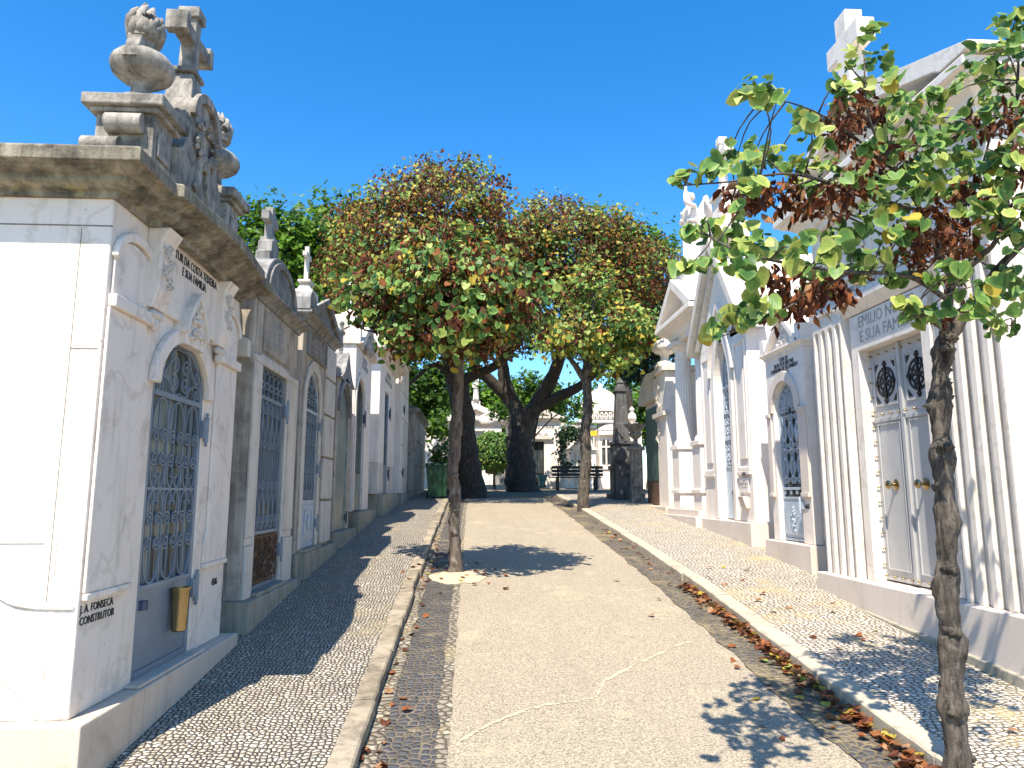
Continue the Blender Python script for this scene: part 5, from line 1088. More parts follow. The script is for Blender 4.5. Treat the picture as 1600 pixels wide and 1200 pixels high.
def leaves(name, P, size, mi, mats, tmpl, parent, hang=.8, up=.7, out=None, lay=False, sv=.3, rough=1., face=0):
    P = np.asarray(P, float); n = len(P); V, FS = tmpl
    nn = nr.normal(size=(n, 3)) * rough * .62; nn[:, 2] += up; nn[:, 1] -= face; nn[:, 0] -= face * .35
    if out is not None: d = P - np.asarray(out); nn += .55 * d / (np.linalg.norm(d, axis=1)[:, None] + 1e-6)
    nn /= np.linalg.norm(nn, axis=1)[:, None]
    t = nr.normal(size=(n, 3)) * .7; t[:, 2] -= hang
    t -= nn * (t * nn).sum(1)[:, None]; t /= np.linalg.norm(t, axis=1)[:, None]
    x = np.cross(t, nn); s = size * (1 + sv * (nr.rand(n) * 2 - 1))
    W = P[:, None, :] + s[:, None, None] * (V[None, :, 0, None] * x[:, None, :] + V[None, :, 1, None] * t[:, None, :] + V[None, :, 2, None] * nn[:, None, :] * (1 if not lay else 1))
    k = len(V); curl = .3 + 1.9 * nr.rand(n)
    W = P[:, None, :] + s[:, None, None] * (V[None, :, 0, None] * x[:, None, :] + V[None, :, 1, None] * t[:, None, :] + (V[None, :, 2, None] * curl[:, None, None]) * nn[:, None, :])
    off = np.array(parent_loc(parent)) if parent else np.zeros(3)
    verts = (W.reshape(-1, 3) - off)
    lens = np.array([len(f) for f in FS]); flat = np.concatenate([np.array(f) for f in FS]); nl = len(flat)
    me = bpy.data.meshes.new(name); me.vertices.add(n * k); me.vertices.foreach_set('co', verts.ravel())
    me.loops.add(n * nl); me.loops.foreach_set('vertex_index', (flat[None, :] + (np.arange(n) * k)[:, None]).ravel().astype(np.int32))
    me.polygons.add(n * len(FS)); L = np.tile(lens, n); me.polygons.foreach_set('loop_start', np.concatenate(([0], np.cumsum(L)[:-1])).astype(np.int32))
    for q in mats: me.materials.append(M[q])
    me.polygons.foreach_set('material_index', np.repeat(np.asarray(mi), len(FS)).astype(np.int32)); me.polygons.foreach_set('use_smooth', np.ones(n * len(FS), bool))
    if tmpl is HEART: at_ = me.attributes.new('rim', 'FLOAT', 'POINT'); at_.data.foreach_set('value', np.tile(np.array([.35] + [1.] * 11 + [0.]), n).astype(np.float32))
    me.update(calc_edges=True); me.validate()
    o = bpy.data.objects.new(name, me); COL.objects.link(o); o.parent = parent
    return o
def smooth_path(pts, n=6):
    pts = [Vector(p) for p in pts]; out = []
    for i in range(len(pts) - 1):
        a = pts[max(i - 1, 0)]; b_ = pts[i]; c = pts[i + 1]; d = pts[min(i + 2, len(pts) - 1)]
        for k in range(n):
            t = k / n; out.append(.5 * ((2 * b_) + (c - a) * t + (2 * a - 5 * b_ + 4 * c - d) * t * t + (3 * b_ - a - 3 * c + d) * t ** 3))
    return out + [pts[-1]]
def limb(mb, pts, r, seg=10, wob=.2, wsc=8, n=6):
    P = smooth_path(pts, n); m = len(P); k = len(r)
    rr = []
    for i in range(m):
        q = i / (m - 1) * (k - 1); j = min(int(q), k - 2); rr.append(r[j] + (r[j + 1] - r[j]) * (q - j))
    mb.tube(P, rr, seg, wob, wsc); return P
def crown(name, lobes, nclus, ncl, csize, leafsz, weights, mats, tmpl, parent, hang=.8, up=.7, face=.35, tmb=None, shellb=.55, sink=None, seed=0, twigs=None, twig_from=None, twmat='barkdk', flat=.7):
    """lobes = [(centre, (rx,ry,rz))]; leaves gathered in clusters through the lobes' volume, thicker near the outside"""
    q = np.random.RandomState(seed); vol = np.array([r[0] * r[1] * r[2] for c, r in lobes]); vol = vol ** .8; vol /= vol.sum()
    PC = []; MI = []; CC = []
    for i in range(nclus):
        c, r = lobes[q.choice(len(lobes), p=vol)]
        d = q.normal(size=3); d /= np.linalg.norm(d); rad = (shellb + (1 - shellb) * q.rand()) if q.rand() < .75 else q.rand() ** .5
        p = np.array(c) + d * np.array(r) * rad
        CC.append(p); m = int(ncl * (.5 + q.rand())); pts = p + np.clip(q.normal(size=(m, 3)), -1.7, 1.7) * csize * np.array([1, 1, flat]) * (.6 + .8 * q.rand())
        w = np.array(weights) * q.gamma(1.2, 1., len(weights)); w /= w.sum()
        PC.append(pts); MI.append(q.choice(len(weights), size=m, p=w))
    P = np.concatenate(PC); MI = np.concatenate(MI)
    o = leaves(name, P, leafsz, MI, mats, tmpl, parent, hang, up, np.mean([c for c, r in lobes], axis=0), face=face)
    if twigs:
        mb = tmb or MB()
        for i in range(0, len(CC), max(1, len(CC) // twigs)):
            a = min(twig_from, key=lambda z: (Vector(z) - Vector(CC[i])).length); b_ = Vector(CC[i]); md = (Vector(a) + b_) / 2 + Vector(q.normal(size=3)) * .12
            L = (b_ - Vector(a)).length; mb.tube(smooth_path([a, md, b_], 3), [.012 + .012 * L * (1 - k / 6) for k in range(7)], 5)
        mb.ob('branch', twmat, parent, smooth=True)
    return o
LM = ['lg', 'lgd', 'lyg', 'ly', 'lb', 'lo']

# ---- foreground redbud on the right kerb
T = thing('redbud_tree', (2.86, 4.33, 0), 'knobbly redbud with big heart-shaped leaves and hanging dead clusters before the studded double door', 'tree', 'redbud street trees')
YB = 4.33
def fp(x, y, Y=YB): return at(x, y, Y - .55 * min(1, max(0, (1420 - x) / 180)))
mb = MB(); base = fp(1497, 1212); 
tr = [Vector((base.x, base.y, g(YB) - .15)), fp(1494, 1150), fp(1486, 1075), fp(1487, 1000), fp(1479, 930), fp(1481, 850), fp(1477, 770), fp(1471, 690), fp(1470, 620), fp(1471, 560), fp(1482, 515)]
P = smooth_path(tr, 9); rads = []
for i, p in enumerate(P): rads.append((.070 - .017 * i / len(P)) + .009 * math.sin(i * .55) + .012 * abs(mnoise.noise(Vector((0, 0, i * .21)))) + (.03 if i == 0 else 0))
mb.tube(P, rads, 26, .30, 13)
for i in (6, 14, 19, 27, 29, 41, 55, 62, 70, 72, 75, 78, 81, 83, 86):   # burrs and pruned knots
    a = i * 2.1; i2 = min(i, len(P) - 1); c = P[i2] + Vector((math.cos(a), math.sin(a) * .6 - .3, 0)) * rads[i2] * .85
    mb.ball(c, .030 + .016 * ((i * 7) % 3) / 2, 12, 9, (1, 1, .8), .7)
limb1 = limb(mb, [fp(1480, 525), fp(1503, 492), fp(1530, 470, 4.3), fp(1556, 425, 4.2), fp(1600, 380, 4.1), fp(1690, 300, 4.0)], [.055, .045, .036, .028, .02, .012], 14, .3, 14)
limb2 = limb(mb, [fp(1474, 545), fp(1480, 490, 4.25), fp(1492, 440, 4.2), fp(1530, 402, 4.15), fp(1560, 366, 4.1), fp(1583, 250, 4.05), fp(1592, 80, 4.0)], [.03, .026, .022, .019, .016, .012, .006], 10, .2, 14)
mb.ob('trunk', 'bark', T, smooth=True)
mb = MB(); BR = list(limb1) + list(limb2)
for pts, r in (([fp(1490, 445, 4.2), fp(1455, 370, 4.15), fp(1437, 325, 4.1), fp(1398, 268, 4.05), fp(1358, 185, 4.0), fp(1350, 85, 3.95)], [.017, .014, .012, .010, .007, .004]),
               ([fp(1483, 470, 4.2), fp(1420, 432, 4.1), fp(1330, 425, 4.0), fp(1250, 415, 3.95), fp(1160, 395, 3.9), fp(1110, 370, 3.9)], [.018, .014, .011, .009, .006, .004]),
               ([fp(1440, 330, 4.1), fp(1340, 302, 4.05), fp(1240, 272, 4.0), fp(1140, 284, 4.0), fp(1062, 290, 4.0)], [.012, .010, .007, .005, .003]),
               ([fp(1398, 268, 4.05), fp(1330, 210, 4.1), fp(1268, 172, 4.1), fp(1195, 150, 4.1)], [.009, .007, .004, .003]),
               ([fp(1465, 390, 4.15), fp(1520, 300, 4.3), fp(1550, 200, 4.35), fp(1565, 100, 4.4)], [.014, .010, .007, .004]),
               ([fp(1330, 425, 4.0), fp(1250, 470, 4.1), fp(1180, 505, 4.1), fp(1115, 530, 4.1)], [.009, .006, .004, .003]),
               ([fp(1476, 520, 4.25), fp(1450, 500, 4.05), fp(1410, 492, 3.95)], [.008, .005, .003]),
               ([fp(1530, 470, 4.3), fp(1560, 500, 4.2), fp(1580, 510, 4.1)], [.008, .005, .003]),
               ([fp(1460, 440, 4.3), fp(1400, 380, 4.6), fp(1300, 330, 4.8), fp(1220, 330, 4.9)], [.012, .009, .006, .004]),
               ([fp(1650, 330, 4.), fp(1680, 220, 3.9), fp(1690, 120, 3.8)], [.012, .009, .005]), ([fp(1600, 380, 4.1), fp(1660, 390, 3.9), fp(1720, 350, 3.8)], [.012, .009, .005])):
    BR += limb(mb, pts, r, 8, .15, 20)
GC = [(60,310,50),(115,340,40),(25,290,25),(230,440,45),(260,490,30),(205,420,28),(400,150,50),(435,100,35),(370,215,50),(450,215,60),(490,270,45),(340,290,35),(420,290,40),(335,345,35),(500,350,50),(560,350,50),(480,420,60),(540,400,50),(610,400,45),(650,330,40),(690,320,30),(440,490,50),(510,490,50),(590,450,50),(700,440,60),(640,490,50),(750,470,50),(670,550,50),(600,550,50),(760,240,60),(790,280,50),(840,330,60),(860,160,55),(880,90,45),(915,60,45),(930,130,50),(840,230,45),(900,230,60),(820,390,50),(930,400,40),(880,290,50),(800,560,60),(880,560,60),(900,640,50),(830,620,50),(60,540,70),(110,530,40),(20,570,50),(200,580,50),(150,570,30),(270,580,50),(320,600,50),(370,610,50),(220,640,50),(30,640,50),(560,640,70),(630,660,60),(690,640,50),(490,690,60),(420,730,60),(350,780,60),(300,850,60),(260,930,60),(180,840,50),(110,840,50),(40,830,60),(-30,780,50),(-60,860,50),(20,930,50),(210,900,40),(390,850,60),(470,800,60),(440,900,60),(380,930,50),(500,870,50),(530,940,40),(560,760,50),(790,710,70),(830,780,60),(860,730,60),(900,760,50),(930,790,50),(880,930,60),(800,950,60),(860,1000,50),(900,960,50),(650,940,40),(-70,1090,40),(-100,1130,35),(-40,1065,35),(10,1065,40),(40,1060,40),(90,1060,40),(535,1040,38),(600,1060,42),(645,1050,40),(800,1050,50),(850,1085,45),(895,1105,35),(-200,600,22),(-222,615,16),(-180,585,16),(-110,570,40),(-60,560,55),(-20,530,40),(-165,770,14),(-140,765,22),(-100,790,40),(-190,905,20),(-150,900,24),(880,520,60),(620,600,50),(740,640,50),(960,520,60),(960,700,60),(720,560,60),(540,580,50),(470,640,50),(760,880,40),(720,900,40)]
DC = [(280,420,40),(320,450,50),(370,400,50),(350,480,45),(390,350,40),(440,400,30),(460,560,60),(420,550,50),(540,540,50),(110,660,60),(160,690,60),(230,700,60),(290,690,60),(340,700,50),(60,680,50),(560,800,60),(610,820,70),(680,780,70),(720,750,60),(640,750,60),(690,850,60),(590,880,50),(770,640,60),(850,440,70),(880,410,60),(760,430,40),(900,620,60),(930,700,50),(100,960,60),(170,990,70),(230,1010,60),(300,960,60),(330,1010,40),(130,1050,50),(220,1050,40),(660,1080,30),(-30,680,40),(20,690,40),(740,830,60),(800,660,50),(640,860,60),(710,960,40),(370,640,50),(430,620,45)]
G = []; D = []; CT = []
for x, y, r in GC:
    Y = 4.08 + rnd.uniform(-.45, .45) - .55 * min(1, max(0, (1420 - 1160 - x / 2.143) / 180)); c = at(1160 + x / 2.143, y / 2.143, Y); rr = r / 2.143 / FPX * 4.0 * .74; CT.append(c)
    for k in range(int(1 + r * .25)): G.append(c + Vector((rnd.gauss(0, rr * .62), rnd.gauss(0, rr * .9), rnd.gauss(0, rr * .55) + .03)))
for x, y, r in DC:
    Y = 4.15 + rnd.uniform(-.4, .4) - .55 * min(1, max(0, (1420 - 1160 - x / 2.143) / 180)); c = at(1160 + x / 2.143, y / 2.143, Y); rr = r / 2.143 / FPX * 4.2 * .9; CT.append(c)
    for k in range(int(18 + r * .55)): D.append(c + Vector((rnd.gauss(0, rr * .6), rnd.gauss(0, rr * .8), rnd.gauss(0, rr * .55) + .05)))
for i in range(16):    # the side of the crown outside the frame
    c = at(rnd.uniform(1612, 1650), rnd.uniform(20, 470), 3.7 + rnd.uniform(-.6, .3)); CT.append(c)
    for k in range(10): (G if i % 3 else D).append(c + Vector((rnd.gauss(0, .08), rnd.gauss(0, .1), rnd.gauss(0, .07))))
for i, c in enumerate(CT):
    a = min(BR, key=lambda z: (z - c).length)
    if (a - c).length > .55: continue
    md = (a + c) / 2 + Vector((rnd.gauss(0, .03), rnd.gauss(0, .03), .03))
    mb.tube(smooth_path([a, md, c], 3), [.006, .005, .005, .004, .004, .003, .002], 5)
mb.ob('branch', 'bark', T, smooth=True)
w = np.array([.46, .26, .25, .03]); leaves('foliage', G, .070, nr.choice(4, size=len(G), p=w), ['lg', 'lgd', 'lyg', 'ly'], HEART, T, 1.0, .42, (3.0, 4.9, 3.0), sv=.42, face=.42, rough=1.25)
leaves('dead_leaves', D, .066, nr.choice(3, size=len(D), p=[.68, .22, .10]), ['lb', 'lo', 'lt'], DEAD, T, 2.4, .0, sv=.45, rough=1.3)

# ---- middle redbud on the left of the road
T = thing('redbud_tree', (-.21, 10.17, .5), 'slim pale-barked redbud with sand heaped round its foot, its crown hanging over the road', 'tree', 'redbud street trees')
mb = MB(); z = g(10.17)
P = limb(mb, [(-.20, 10.17, z - .2), at(712, 872, 10.17), at(709, 820, 10.15), at(711, 775, 10.1), at(707, 738, 10.05), at(711, 690, 10.), at(714, 640, 9.9), at(717, 590, 9.8), at(716, 540, 9.7)], [.125, .085, .075, .085, .078, .086, .076, .07, .06], 16, .3, 12, 8)
for i in (14, 20, 24, 31, 36): mb.ball(P[i] + Vector((.05 * math.cos(i), -.05, 0)), .05, 10, 7, (1, 1, .9), .6)
tips = []; mb.ob('trunk', 'barkp', T, smooth=True); mb = MB()
for e in ((600, 520, 9.3), (650, 430, 9.2), (700, 400, 9.0), (770, 430, 9.0), (800, 500, 8.9), (740, 480, 8.3), (680, 500, 8.4), (620, 470, 10.2), (760, 410, 10.2)):
    tips += limb(mb, [at(716, 560, 9.72), at((716 + e[0]) / 2 + rnd.uniform(-8, 8), (540 + e[1]) / 2, (9.7 + e[2]) / 2), at(*e)], [.04, .024, .008], 7, .15, 10, 5)[4:]
lob = [(at(x, y, Y), (a, b_, c)) for x, y, Y, a, b_, c in ((695, 460, 9.2, .85, .9, .6), (622, 475, 9.4, .5, .7, .42), (780, 460, 9.1, .6, .8, .55), (705, 405, 9.4, .7, .8, .42), (735, 520, 8.8, .55, .65, .28), (650, 525, 9.1, .42, .6, .24), (815, 490, 9.4, .4, .6, .4), (560, 470, 9.8, .3, .6, .35), (735, 400, 9.6, .6, .7, .4))]
crown('foliage', lob, 290, 20, .125, .088, [.32, .24, .20, .07, .14, .03], LM, HEART, T, 1.2, .35, seed=3, twigs=70, twig_from=tips, twmat='bark', tmb=mb, face=.3)
lob = [(c, tuple(k * .92 for k in r)) for c, r in lob]
crown('dead_leaves', lob, 120, 30, .11, .08, [.75, .25], ['lb', 'lo'], DEAD, T, 2.2, .0, seed=4)

# ---- old leaning redbud with the great brown and yellow dome
def big_tree(name, label, group, base, tr, rad, limbs, lobes, nclus, ncl, csize, ls, wts, tm, seed, mats=LM, bk='barkdk', flare=1.5, seg=18, hang=.9, up=.5, cat='tree', tw=50, dead=0, shellb=.55):
    T = thing(name, base, label, cat, group); mb = MB(); P = limb(mb, tr, rad, seg, .22, 3.2, 8); tips = [P[-1]]; lm = MB()
    mb.ob('trunk', bk, T, smooth=True)
    for l, r in limbs: tips += limb(lm, l, r, 9, .2, 5, 5)[4:]
    crown('foliage', lobes, nclus, ncl, csize, ls, wts, mats, tm, T, hang, up, seed=seed, twigs=tw, twig_from=tips, shellb=shellb, tmb=lm, twmat=bk)
    if dead: crown('dead_leaves', lobes, dead, 34, csize * .8, ls * .9, [.70, .22, .08], ['lb', 'lo', 'lt'], DEAD, T, 2., .0, seed=seed + 50)
    return T
b_ = at(735, 770, 24)
big_tree('redbud_tree', 'old leaning redbud with thick dark trunk under the tall brown and yellow dome of leaves', 'redbud street trees', b_,
  [b_ - Vector((0, 0, .3)), at(734, 752, 24), at(729, 700, 23.9), at(724, 650, 23.8), at(716, 610, 23.7), at(706, 575, 23.5), at(700, 540, 23.)], [.60, .45, .38, .36, .33, .28, .22],
  [([at(712, 600, 23.7), at(745, 585, 23), at(790, 560, 22), at(820, 500, 21.5)], [.22, .16, .12, .05]), ([at(703, 560, 23.3), at(660, 480, 22.5), at(600, 400, 22)], [.2, .14, .04]), ([at(700, 540, 23), at(690, 430, 22), at(690, 300, 21.5)], [.2, .12, .04]), ([at(716, 605, 23.7), at(680, 570, 23), at(640, 600, 22.5), at(600, 620, 22)], [.12, .08, .05, .02])],
  [(at(x, y, Y), r) for x, y, Y, r in ((690, 340, 20.5, (1.8, 2.2, 1.5)), (605, 375, 20.5, (1.7, 2., 1.5)), (765, 375, 21, (1.2, 2., 1.5)), (550, 425, 21, (.95, 1.6, 1.0)), (650, 445, 20, (2.2, 2.2, 1.3)), (635, 300, 21, (.85, 1.2, .5)), (720, 280, 21, (1.25, 1.2, .5)), (560, 490, 21, (1., 1.4, .7)), (770, 500, 20, (1.2, 1.6, .9)), (535, 370, 22, (.6, 1, .7)), (680, 262, 21, (.5, .7, .25)))],
  560, 40, .24, .104, [.13, .13, .20, .12, .34, .08], HEARTS, 21, dead=480)
b_ = at(816, 764, 27)
big_tree('forked_tree', 'massive dark tree forking into several limbs in front of the lettered tomb', 'large old trees', b_,
  [b_ - Vector((0, 0, .3)), at(814, 745, 27), at(812, 700, 27), at(814, 665, 27), at(815, 640, 27)], [.66, .54, .48, .47, .44],
  [([at(812, 650, 27), at(797, 625, 27), at(772, 600, 26.8), at(750, 580, 26.5), at(735, 560, 26)], [.34, .28, .23, .19, .12]), ([at(806, 635, 27), at(790, 600, 27), at(784, 560, 26.8), at(778, 500, 26)], [.28, .25, .22, .11]), ([at(822, 655, 27), at(840, 630, 26.9), at(862, 590, 26.6), at(876, 555, 26), at(890, 500, 25)], [.36, .31, .26, .21, .11]), ([at(836, 640, 26.9), at(868, 622, 26.6), at(905, 604, 26), at(945, 570, 25.5)], [.24, .21, .17, .09])],
  [(at(x, y, Y), r) for x, y, Y, r in ((870, 380, 23.5, (2.0, 2.4, 1.5)), (930, 420, 23.5, (2.0, 2.2, 1.6)), (990, 440, 24, (1.5, 2., 1.5)), (850, 470, 23, (2.1, 2.2, 1.4)), (935, 360, 24, (1.5, 1.6, .75)), (870, 335, 24, (1.1, 1.6, .55)), (1020, 410, 25, (.9, 1.2, .9)), (800, 420, 23, (1.4, 1.6, 1.5)), (950, 520, 24, (1.6, 1.8, .9)), (800, 520, 23.5, (1.6, 1.6, .8)), (828, 375, 22.5, (1.1, 1.6, 1.0)), (725, 540, 22, (1.6, 1.4, .7)))],
  560, 40, .26, .108, [.13, .15, .21, .10, .34, .07], HEARTS, 31, dead=500, tw=60)
b_ = at(911, 797, 18.6)
big_tree('redbud_tree', 'slim redbud with yellow-green leaves on the kerb in front of the bench', 'redbud street trees', b_,
  [b_ - Vector((0, 0, .25)), at(911, 780, 18.6), at(915, 720, 18.6), at(914, 680, 18.6), at(918, 640, 18.6), at(917, 600, 18.6), at(915, 575, 18.5)], [.19, .15, .135, .14, .13, .12, .1],
  [([at(917, 600, 18.6), at(890, 560, 18.3), at(860, 540, 18)], [.1, .06, .02]), ([at(916, 585, 18.5), at(950, 540, 18.4), at(990, 500, 18.4)], [.09, .06, .02]), ([at(915, 575, 18.5), at(925, 500, 18.3), at(930, 440, 18.3)], [.09, .05, .02])],
  [(at(x, y, Y), r) for x, y, Y, r in ((940, 520, 18.4, (1.25, 1.3, .7)), (990, 520, 18.6, (.8, 1.1, .8)), (890, 530, 18.2, (.9, 1.1, .6)), (950, 570, 18.3, (.9, .9, .32)), (925, 450, 18.6, (1.0, 1.1, .6)))],
  180, 30, .19, .108, [.22, .10, .42, .16, .08, .02], HEARTS, 41, bk='bark', dead=30, tw=40, seg=12)
# ---- bright feathery trees behind the left row and elsewhere
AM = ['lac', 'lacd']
def back_tree(label, lob, x, Y, seed, n=150, m=26, cs=.42, ls=.30, w=(.62, .38), mats=AM, nm='acacia_tree', tm=SPRIG, r=.2, top=None, hang=.3, up=.7):
    lob = [(at(a, b_, Y + dy), rr) for a, b_, dy, rr in lob]; c = lob[0][0]; base = Vector((at(x, 700, Y).x, Y, g(Y) - .1))
    tips = [base + (c - base) * .75, c]
    return big_tree(nm, label, 'trees behind the tombs', base, [base, base + (c - base) * .3 + Vector((.15, 0, 0)), base + (c - base) * .65, c], [r * 1.3, r, r * .8, r * .4],
        [([base + (c - base) * .55, (base + (c - base) * .75 + q[0]) / 2, q[0]], [r * .6, r * .4, r * .12]) for q in lob[1:]], lob, n, m, cs, ls, w, tm, seed, mats=mats, tw=24, seg=10, hang=hang, up=up, shellb=.35)
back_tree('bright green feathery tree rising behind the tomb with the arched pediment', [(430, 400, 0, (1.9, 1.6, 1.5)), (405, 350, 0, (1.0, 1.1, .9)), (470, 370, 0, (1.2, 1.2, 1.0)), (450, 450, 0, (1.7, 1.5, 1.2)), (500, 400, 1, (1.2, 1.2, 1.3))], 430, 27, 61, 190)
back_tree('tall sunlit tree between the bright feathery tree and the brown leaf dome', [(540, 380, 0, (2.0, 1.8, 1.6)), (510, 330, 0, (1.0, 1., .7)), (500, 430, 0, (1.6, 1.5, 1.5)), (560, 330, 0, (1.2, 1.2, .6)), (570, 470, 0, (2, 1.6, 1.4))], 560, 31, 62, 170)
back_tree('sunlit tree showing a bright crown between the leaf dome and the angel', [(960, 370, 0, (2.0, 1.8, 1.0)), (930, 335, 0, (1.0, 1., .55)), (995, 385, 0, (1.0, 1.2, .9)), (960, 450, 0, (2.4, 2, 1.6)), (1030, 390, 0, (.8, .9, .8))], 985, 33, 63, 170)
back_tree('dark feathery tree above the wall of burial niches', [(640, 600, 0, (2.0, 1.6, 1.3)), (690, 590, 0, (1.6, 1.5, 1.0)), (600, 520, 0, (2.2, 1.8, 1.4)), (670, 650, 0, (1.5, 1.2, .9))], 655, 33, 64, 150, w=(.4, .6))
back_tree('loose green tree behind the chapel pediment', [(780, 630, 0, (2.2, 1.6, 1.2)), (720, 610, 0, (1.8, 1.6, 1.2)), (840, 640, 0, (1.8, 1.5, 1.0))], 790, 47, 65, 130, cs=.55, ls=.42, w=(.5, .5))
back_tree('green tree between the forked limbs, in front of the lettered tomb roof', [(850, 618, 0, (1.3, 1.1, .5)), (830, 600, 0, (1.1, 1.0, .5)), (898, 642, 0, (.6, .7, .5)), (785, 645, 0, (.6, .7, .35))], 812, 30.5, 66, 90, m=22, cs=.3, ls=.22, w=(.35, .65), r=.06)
back_tree('dark blue-green conifer with drooping sprays beside the big stone urn', [(1005, 545, 0, (1.2, 1.2, .8)), (985, 580, 0, (.9, .9, .35)), (1025, 520, 0, (1.2, 1.2, .8)), (1040, 480, 0, (1.2, 1.2, 1.2))], 1050, 25, 67, 130, m=24, cs=.28, ls=.24, w=(.7, .3), mats=['lcon', 'lgd'], nm='conifer_tree', hang=1.2, up=.1)
back_tree('far green tree seen beside the dark obelisk', [(1010, 650, 0, (1.9, 1.6, 1.6)), (1040, 620, 0, (2, 1.6, 1.6))], 1012, 52, 68, 80, cs=.6, ls=.45, w=(.6, .4))
back_tree('far green tree behind the carved spire', [(680, 640, 0, (2.6, 1.6, 2.2)), (650, 690, 0, (2, 1.6, 1.6)), (720, 680, 0, (2, 1.6, 1.4))], 678, 55, 69, 110, cs=.6, ls=.45, w=(.6, .4))
for i, (x, Y, h, r) in enumerate(((-16, 40, 6.5, 3), (-12, 50, 7, 3.2), (-6, 58, 7.5, 3), (4, 60, 7, 3), (12, 56, 7, 3.2), (17, 44, 6.5, 3))):
    base = Vector((x, Y, 1.8)); c = base + Vector((0, 0, h))
    big_tree('broadleaf_tree', ['wide far tree beyond the grey-panelled niche wall', 'far round tree behind the dark feathery one', 'far tree directly behind the chapel', 'far tree behind the lettered tomb', 'far tree behind the domed tomb', 'far tree hidden beyond the green-doored tomb'][i], 'trees behind the tombs', base, [base, base + Vector((.2, 0, h * .4)), c], [.35, .28, .12], [], [(c, (r, r * .8, r * .75)), (c + Vector((r * .6, 0, -r * .4)), (r * .7, r * .6, r * .5)), (c - Vector((r * .6, 0, r * .5)), (r * .7, r * .6, r * .5))], 90, 24, .7, .55, (.45, .55), SPRIG, 80 + i, mats=AM, tw=12, seg=8, shellb=.4)

# ---- clipped bush and shrubs
t = thing('round_bush', (.955, 30, 1.85), 'clipped round bush on a short stem in the middle of the square', 'bush')
mb = MB(); limb(mb, [(.955, 30, 1.8), (.93, 30, 2.2), (.955, 30, 2.9)], [.07, .05, .04], 8); mb.ob('stem', 'barkdk', t, smooth=True)
crown('foliage', [((.955, 30, 3.32), (.98, .95, .80))], 400, 28, .10, .10, [.4, .4, .2], ['lg', 'lgd', 'lyg'], QUAD, t, .1, .3, shellb=.85, seed=91)
t = thing('shrub', (-.85, 25.5, 1.7), 'small leafy shrub between the green bin and the leaning tree', 'bush')
mb = MB(); limb(mb, [(-.85, 25.5, 1.6), (-.8, 25.5, 2.2), (-.85, 25.5, 2.9)], [.05, .04, .02], 6); mb.ob('stem', 'barkdk', t)
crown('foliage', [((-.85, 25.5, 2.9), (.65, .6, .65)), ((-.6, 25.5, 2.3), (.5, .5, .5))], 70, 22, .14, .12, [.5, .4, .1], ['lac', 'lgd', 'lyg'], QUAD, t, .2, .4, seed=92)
t = thing('ivy', (4.2, 32.7, 2.), 'dark ivy hanging over the column and black-cross tomb', 'ivy')
crown('foliage', [((4.25, 32.6, 4.3), (.5, .3, .55)), ((4.7, 32.6, 4.3), (.5, .3, .3)), ((4.15, 32.6, 3.4), (.28, .25, .9))], 60, 24, .14, .13, [.3, .7], ['lgd', 'lcon'], QUAD, t, .8, .3, seed=93)
# ---- fallen leaves
Lp = []; 
for i in range(520):
    Y = 4.1 + 5.2 * rnd.random() ** 1.25; x = 2.77 - abs(rnd.gauss(0, .07)) * (1.2 if Y < 6.5 else .8)
    Lp.append((x, Y, g(Y) - .075 + .045 * rnd.random() * max(0, 1 - (2.77 - x) / .2)))
for i in range(40): Y = rnd.uniform(8, 16); Lp.append((2.76 - abs(rnd.gauss(0, .12)), Y, g(Y) - .08))
for i in range(20): Y = rnd.uniform(4.3, 10); x = rnd.uniform(3.05, 4.1); Lp.append((x, Y, g(Y) + .015))
for i in range(12): Y = rnd.uniform(4.3, 10); x = rnd.uniform(1.9, 2.6); Lp.append((x, Y, g(Y) - .082))
for i in range(60): Y = rnd.uniform(4.5, 14); x = rnd.gauss(-.6, .06); Lp.append((x, Y, g(Y) - .078))
for i in range(50): Lp.append((rnd.gauss(-.2, .3), rnd.gauss(10.1, .45), 0))
Lp = [(x, Y, z if z else g(Y) + (.012 if x < -.7 else -.08)) for x, Y, z in Lp]
o = leaves('fallen_leaves', Lp, .066, nr.choice(5, size=len(Lp), p=[.34, .36, .18, .10, .02]), ['lb', 'lo', 'lt', 'ly', 'lyg'], HEARTS, None, 0, 2.2, sv=.35); tag(o, 'drift of dry orange and brown leaves along the kerbs', 'leaf litter', kind='stuff')
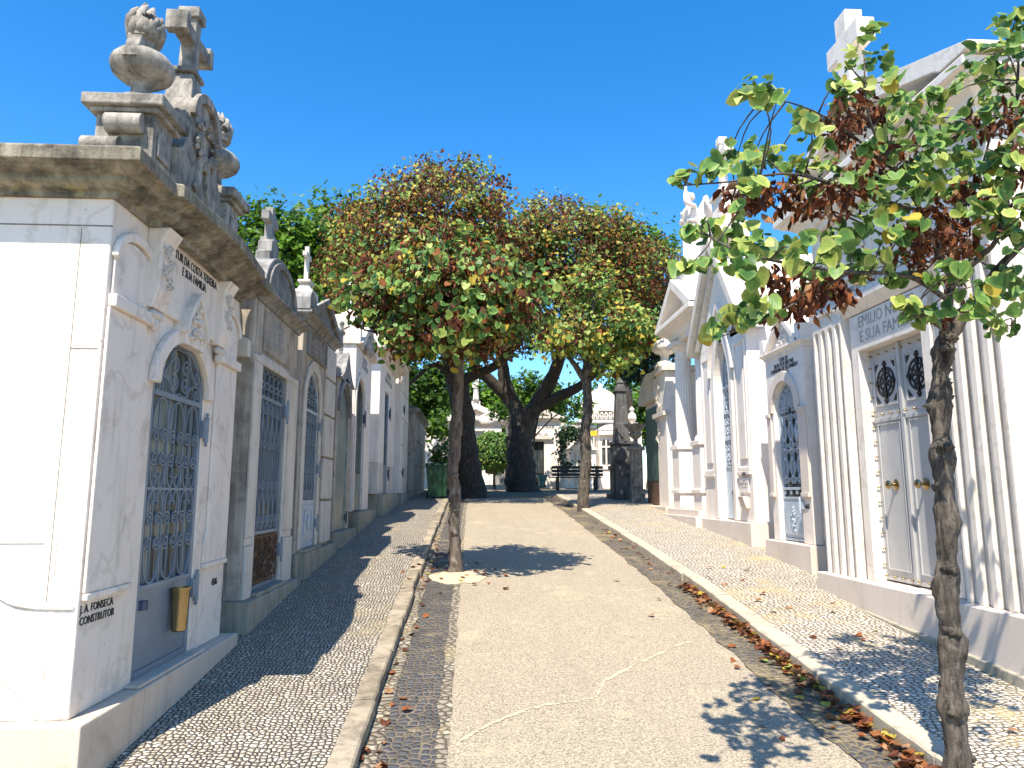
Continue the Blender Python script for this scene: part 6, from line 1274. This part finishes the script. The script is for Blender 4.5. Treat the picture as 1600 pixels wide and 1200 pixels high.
# sand heaped round the foot of the middle tree
mb = MB(); vs = [(-.2, 10.0, g(10.0) - .04)]; 
for i in range(24): a = 6.2832 * i / 24; r = .42 + .1 * mnoise.noise(Vector((math.cos(a) * 2, math.sin(a) * 2, 0))); X = -.18 + r * math.cos(a) * .95; Y = 10.0 + r * 1.1 * math.sin(a); vs.append((X, Y, g(Y) - .094))
mb.add(vs, [(0, 1 + i, 1 + (i + 1) % 24) for i in range(24)]); struct(mb.ob('sand', 'sand', None, smooth=True))

# ================================================================== LIGHT, SKY, CAMERA
EL, AZ = R(58), R(19)
ldir = Vector((math.sin(AZ) * math.cos(EL), math.cos(AZ) * math.cos(EL), -math.sin(EL)))
la = bpy.data.lights.new('sun', 'SUN'); la.energy = 4.7; la.angle = R(.53); la.color = (1., .905, .765)
so = bpy.data.objects.new('sun', la); COL.objects.link(so); so.rotation_euler = ldir.to_track_quat('-Z', 'Y').to_euler(); so.location = (-6, -14, 25)
wd = bpy.data.worlds.new('World'); sc.world = wd; wd.use_nodes = True; nt = wd.node_tree
sk = nt.nodes.new('ShaderNodeTexSky'); sk.sky_type = 'NISHITA'; sk.sun_disc = False; sk.sun_elevation = EL; sk.sun_rotation = math.pi + AZ
sk.air_density = 1.0; sk.dust_density = .2; sk.ozone_density = 3.0; sk.altitude = 100
hs = nt.nodes.new('ShaderNodeHueSaturation'); hs.inputs['Saturation'].default_value = 1.37
bg = nt.nodes['Background']; bg.inputs['Strength'].default_value = .145
nt.links.new(sk.outputs[0], hs.inputs['Color']); nt.links.new(hs.outputs[0], bg.inputs['Color'])
cd = bpy.data.cameras.new('camera'); cd.sensor_width = 36; cd.lens = 36 * FPX / 1600; cd.clip_start = .05; cd.clip_end = 1000
co = bpy.data.objects.new('camera', cd); COL.objects.link(co); co.location = (0, 0, EYE); co.rotation_euler = (math.pi / 2 + PITCH, 0, -YAW); sc.camera = co
vs_ = sc.view_settings; vs_.view_transform = 'Standard'; vs_.look = 'None'; vs_.exposure = 1.02; vs_.gamma = 1
sc.cycles.max_bounces = 6; sc.cycles.diffuse_bounces = 3; sc.cycles.transmission_bounces = 4
